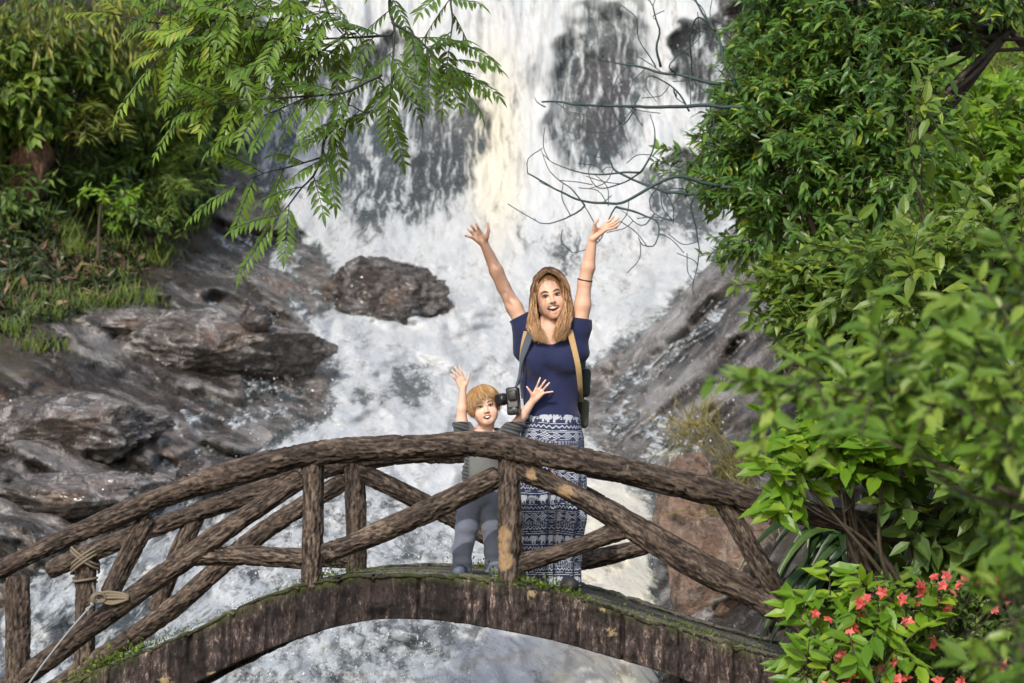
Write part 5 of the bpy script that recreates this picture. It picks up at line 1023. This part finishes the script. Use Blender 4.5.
# ---- strap-leaved plant behind the railing end
sp2 = empty('strap_leaf_plant', P(860, 590, 10.5), 'dark glossy plant with long arching strap leaves behind the right end of the railing', 'plant'); lv = Leaves(); M8 = 8
vv_, ff_, tt_, cnt = [], [], [], 0
for i in range(110):
    c0 = P(RNG.uniform(812, 880), RNG.uniform(515, 585), 10.45 + RNG.normal(0, .1)); az = RNG.uniform(-.3, 3.6); d = np.array([-math.cos(az) * .9 if RNG.random() < .75 else math.cos(az), -.55 * RNG.random(), RNG.uniform(.0, .55)]); L = RNG.uniform(.30, .52)
    s = np.linspace(0, 1, M8)[:, None]; path = c0 + d * L * s - UP * L * 1.1 * s ** 2; wv = .024 * np.sin(np.pi * (.08 + .92 * s) ** .8) + .001; T = np.gradient(path, axis=0); T /= np.linalg.norm(T, axis=1)[:, None]; sd = np.cross(T, UP + TOCAM * .6); sd /= np.linalg.norm(sd, axis=1)[:, None]; nn = np.cross(sd, T)
    vv_.append(np.stack([path - sd * wv + nn * wv * .35, path, path + sd * wv + nn * wv * .35], 1).reshape(-1, 3)); a = (np.arange(M8 - 1)[:, None] * 3 + np.arange(2)[None]).ravel() + cnt; ff_.append(np.stack([a, a + 1, a + 4, a + 3], -1)); tt_.append(np.full(M8 * 3, RNG.random())); cnt += M8 * 3
mk('foliage', np.vstack(vv_), np.vstack(ff_), L_strap, sp2, True, {'tint': np.concatenate(tt_)})
# ---- red flowers
fe = empty('flower_bush', P(890, 700, 8.8), 'bush with coral red flowers below the right end of the bridge', 'flowering bush'); tb = Tubes(); lv = Leaves(); fl = Leaves()
FL = [(865, 605), (880, 600), (852, 625), (885, 622), (890, 640), (915, 590), (930, 585), (855, 668), (838, 672), (842, 655), (875, 668), (906, 672), (885, 676), (945, 582), (968, 578), (1000, 582), (985, 590), (960, 592), (940, 640), (975, 650), (1002, 668), (930, 674), (955, 678), (828, 680), (870, 690), (905, 625), (848, 690), (985, 680), (820, 612), (1012, 600), (935, 606), (870, 640), (862, 612), (900, 600), (925, 600), (975, 583), (845, 640), (890, 655), (865, 678), (990, 600)]
for x, y in FL:
    c = P(x + RNG.normal(0, 2), y + RNG.normal(0, 2), 8.40 + RNG.normal(0, .05))
    for _ in range(2):
        fl = Leaves(); q = c + RNG.normal(0, .024, 3); ax = unit(TOCAM * .8 + rvec() * .7 + UP * .2); u = unit(np.cross(ax, rvec())); w = np.cross(ax, u); a = np.linspace(0, 2 * np.pi, 6)[:-1] + RNG.random(); d = np.cos(a)[:, None] * u + np.sin(a)[:, None] * w + ax * .35
        fl.add(np.repeat(q[None], 5, 0), d, ax + 0 * d, .028 * RNG.uniform(.7, 1.2, 5), .022, RNG.uniform(.1, .5, 5)); fl.build('flower', L_red, fe, .2, False)
    tb.add(catmull([c, c + [RNG.normal(0, .03), .08, -.10], P(890, 720, 8.9)], .06), .003, 4, False)
leafcloud(lv, tb, [(870, 640, 8.7, 44, 46, .15, 46), (930, 620, 8.7, 44, 36, .15, 40), (985, 620, 8.7, 36, 40, .15, 34), (890, 690, 8.7, 60, 20, .15, 24)], .05, .45, 10, .14, twig_r=.002, tilt=.8)
lv.build('foliage', L_dark, fe, .25, True); tb.build('stem', M_twig, fe)
# ---- feathery branch hanging in from the top left
ob = empty('overhanging_branch', P(260, 20, 9.0), 'branch with bright feathery leaves hanging into the view from the top left', 'branch'); tb = Tubes(); lv = Leaves()
MB = [([(405, -40), (389, 0), (394, 29), (379, 34), (347, 36), (303, 38)], .010), ([(394, 31), (419, 47), (432, 60), (444, 72)], .007), ([(394, 60), (391, 79), (390, 94), (379, 106), (365, 110), (352, 103)], .008), ([(394, 31), (393, 50), (391, 75)], .007), ([(384, 80), (368, 87), (347, 97), (311, 101), (262, 104), (228, 108)], .008), ([(350, 99), (343, 119), (325, 141), (323, 155), (314, 177), (303, 188), (290, 205), (276, 222)], .008), ([(285, -30), (285, 0), (274, 18), (249, 32), (213, 36), (185, 42)], .009), ([(300, -10), (267, 0), (238, 7), (200, 10), (150, 12), (110, 4)], .009), ([(452, -20), (451, 7), (453, 22), (450, 47)], .007), ([(347, 36), (320, 55), (280, 72), (235, 82)], .006), ([(249, 32), (225, 60), (205, 85), (192, 100)], .006), ([(320, -10), (330, 15), (347, 36)], .007), ([(250, -20), (220, 25), (180, 50), (160, 70)], .006), ([(311, 101), (285, 112), (262, 122)], .005), ([(323, 155), (290, 165), (262, 172), (240, 182)], .005)]
def compound(p, d, L, tint):
    n = int(L / .024); s = np.linspace(.12, 1, n); d = unit(d); path = p + d * L * s[:, None] - UP * L * .20 * (s ** 2)[:, None]; tb.add(np.vstack([[p], path]), np.linspace(.0028, .0012, n + 1), 4, False)
    T = np.gradient(path, axis=0); T /= np.linalg.norm(T, axis=1)[:, None]; sd = np.cross(T, UP * .9 + TOCAM * .5 + rvec() * .25); sd /= np.linalg.norm(sd, axis=1)[:, None]; nr = np.cross(sd, T)
    for q in (-1, 1):
        l = .082 * np.interp(s, [0, .3, .8, 1], [.75, 1, .9, .6]) * RNG.uniform(.85, 1.15, n); lv.add(path, sd * q + T * .8 - UP * .22 + RNG.normal(0, .10, (n, 3)), nr + RNG.normal(0, .15, (n, 3)), l, l * .30, .2, np.clip(tint + RNG.normal(0, .08, n), 0, 1))
    lv.add(path[-1:], T[-1:] - UP * .3, nr[-1:], .08, .02, .2, tint)
for pts, r in MB:
    p3 = PP(pts, 9.0); p3[:, 1] += RNG.normal(0, .12); q = catmull(p3, .03); tb.add(q, np.linspace(r, r * .4, len(q)), 7)
    L = np.concatenate([[0], np.cumsum(np.linalg.norm(np.diff(q, axis=0), axis=1))]); x = 0.08; sg = 1
    while x < L[-1]:
        k = np.searchsorted(L, x); t = unit(q[min(k, len(q) - 1)] - q[max(k - 2, 0)]); n = unit(np.cross(t, TOCAM)); px = 512 + q[k][0] / q[k][1] * FPX
        d = t * .8 + n * sg * RNG.uniform(.5, 1.1) + TOCAM * RNG.normal(0, .4) - UP * .06; compound(q[k], d, RNG.uniform(.15, .26), np.clip(.80 - (px - 150) / 320 + RNG.normal(0, .12), .0, .95)); x += RNG.uniform(.055, .10); sg = -sg
    compound(q[-1], q[-1] - q[-4], .26, np.clip(.7 - (pts[-1][0] - 150) / 420, .1, .95))
for a, b in [((440, 66), (494, 92)), ((446, 60), (497, 68)), ((440, 72), (480, 92)), ((444, 72), (455, 100)), ((420, 50), (470, 40)), ((451, 40), (490, 62)), ((390, 55), (415, 92)), ((450, 0), (478, 8)), ((440, -4), (425, 14)), ((400, 55), (436, 62))]:
    p = P(*a, 8.95); compound(p, P(*b, 8.9) - p + UP * .05, np.linalg.norm(P(*b, 8.9) - p), RNG.uniform(.1, .4))
for _ in range(115):
    p = P(RNG.uniform(165, 330), RNG.uniform(-20, 62) , 9.05 + RNG.normal(0, .15)); compound(p, np.array([RNG.normal(-.3, .7), RNG.normal(0, .4), RNG.normal(-.25, .35)]), RNG.uniform(.15, .24), np.clip(RNG.normal(.48, .2), .1, .97))
lv.build('foliage', L_branch, ob, .15, False); tb.build('twigs', M_twigd, ob)
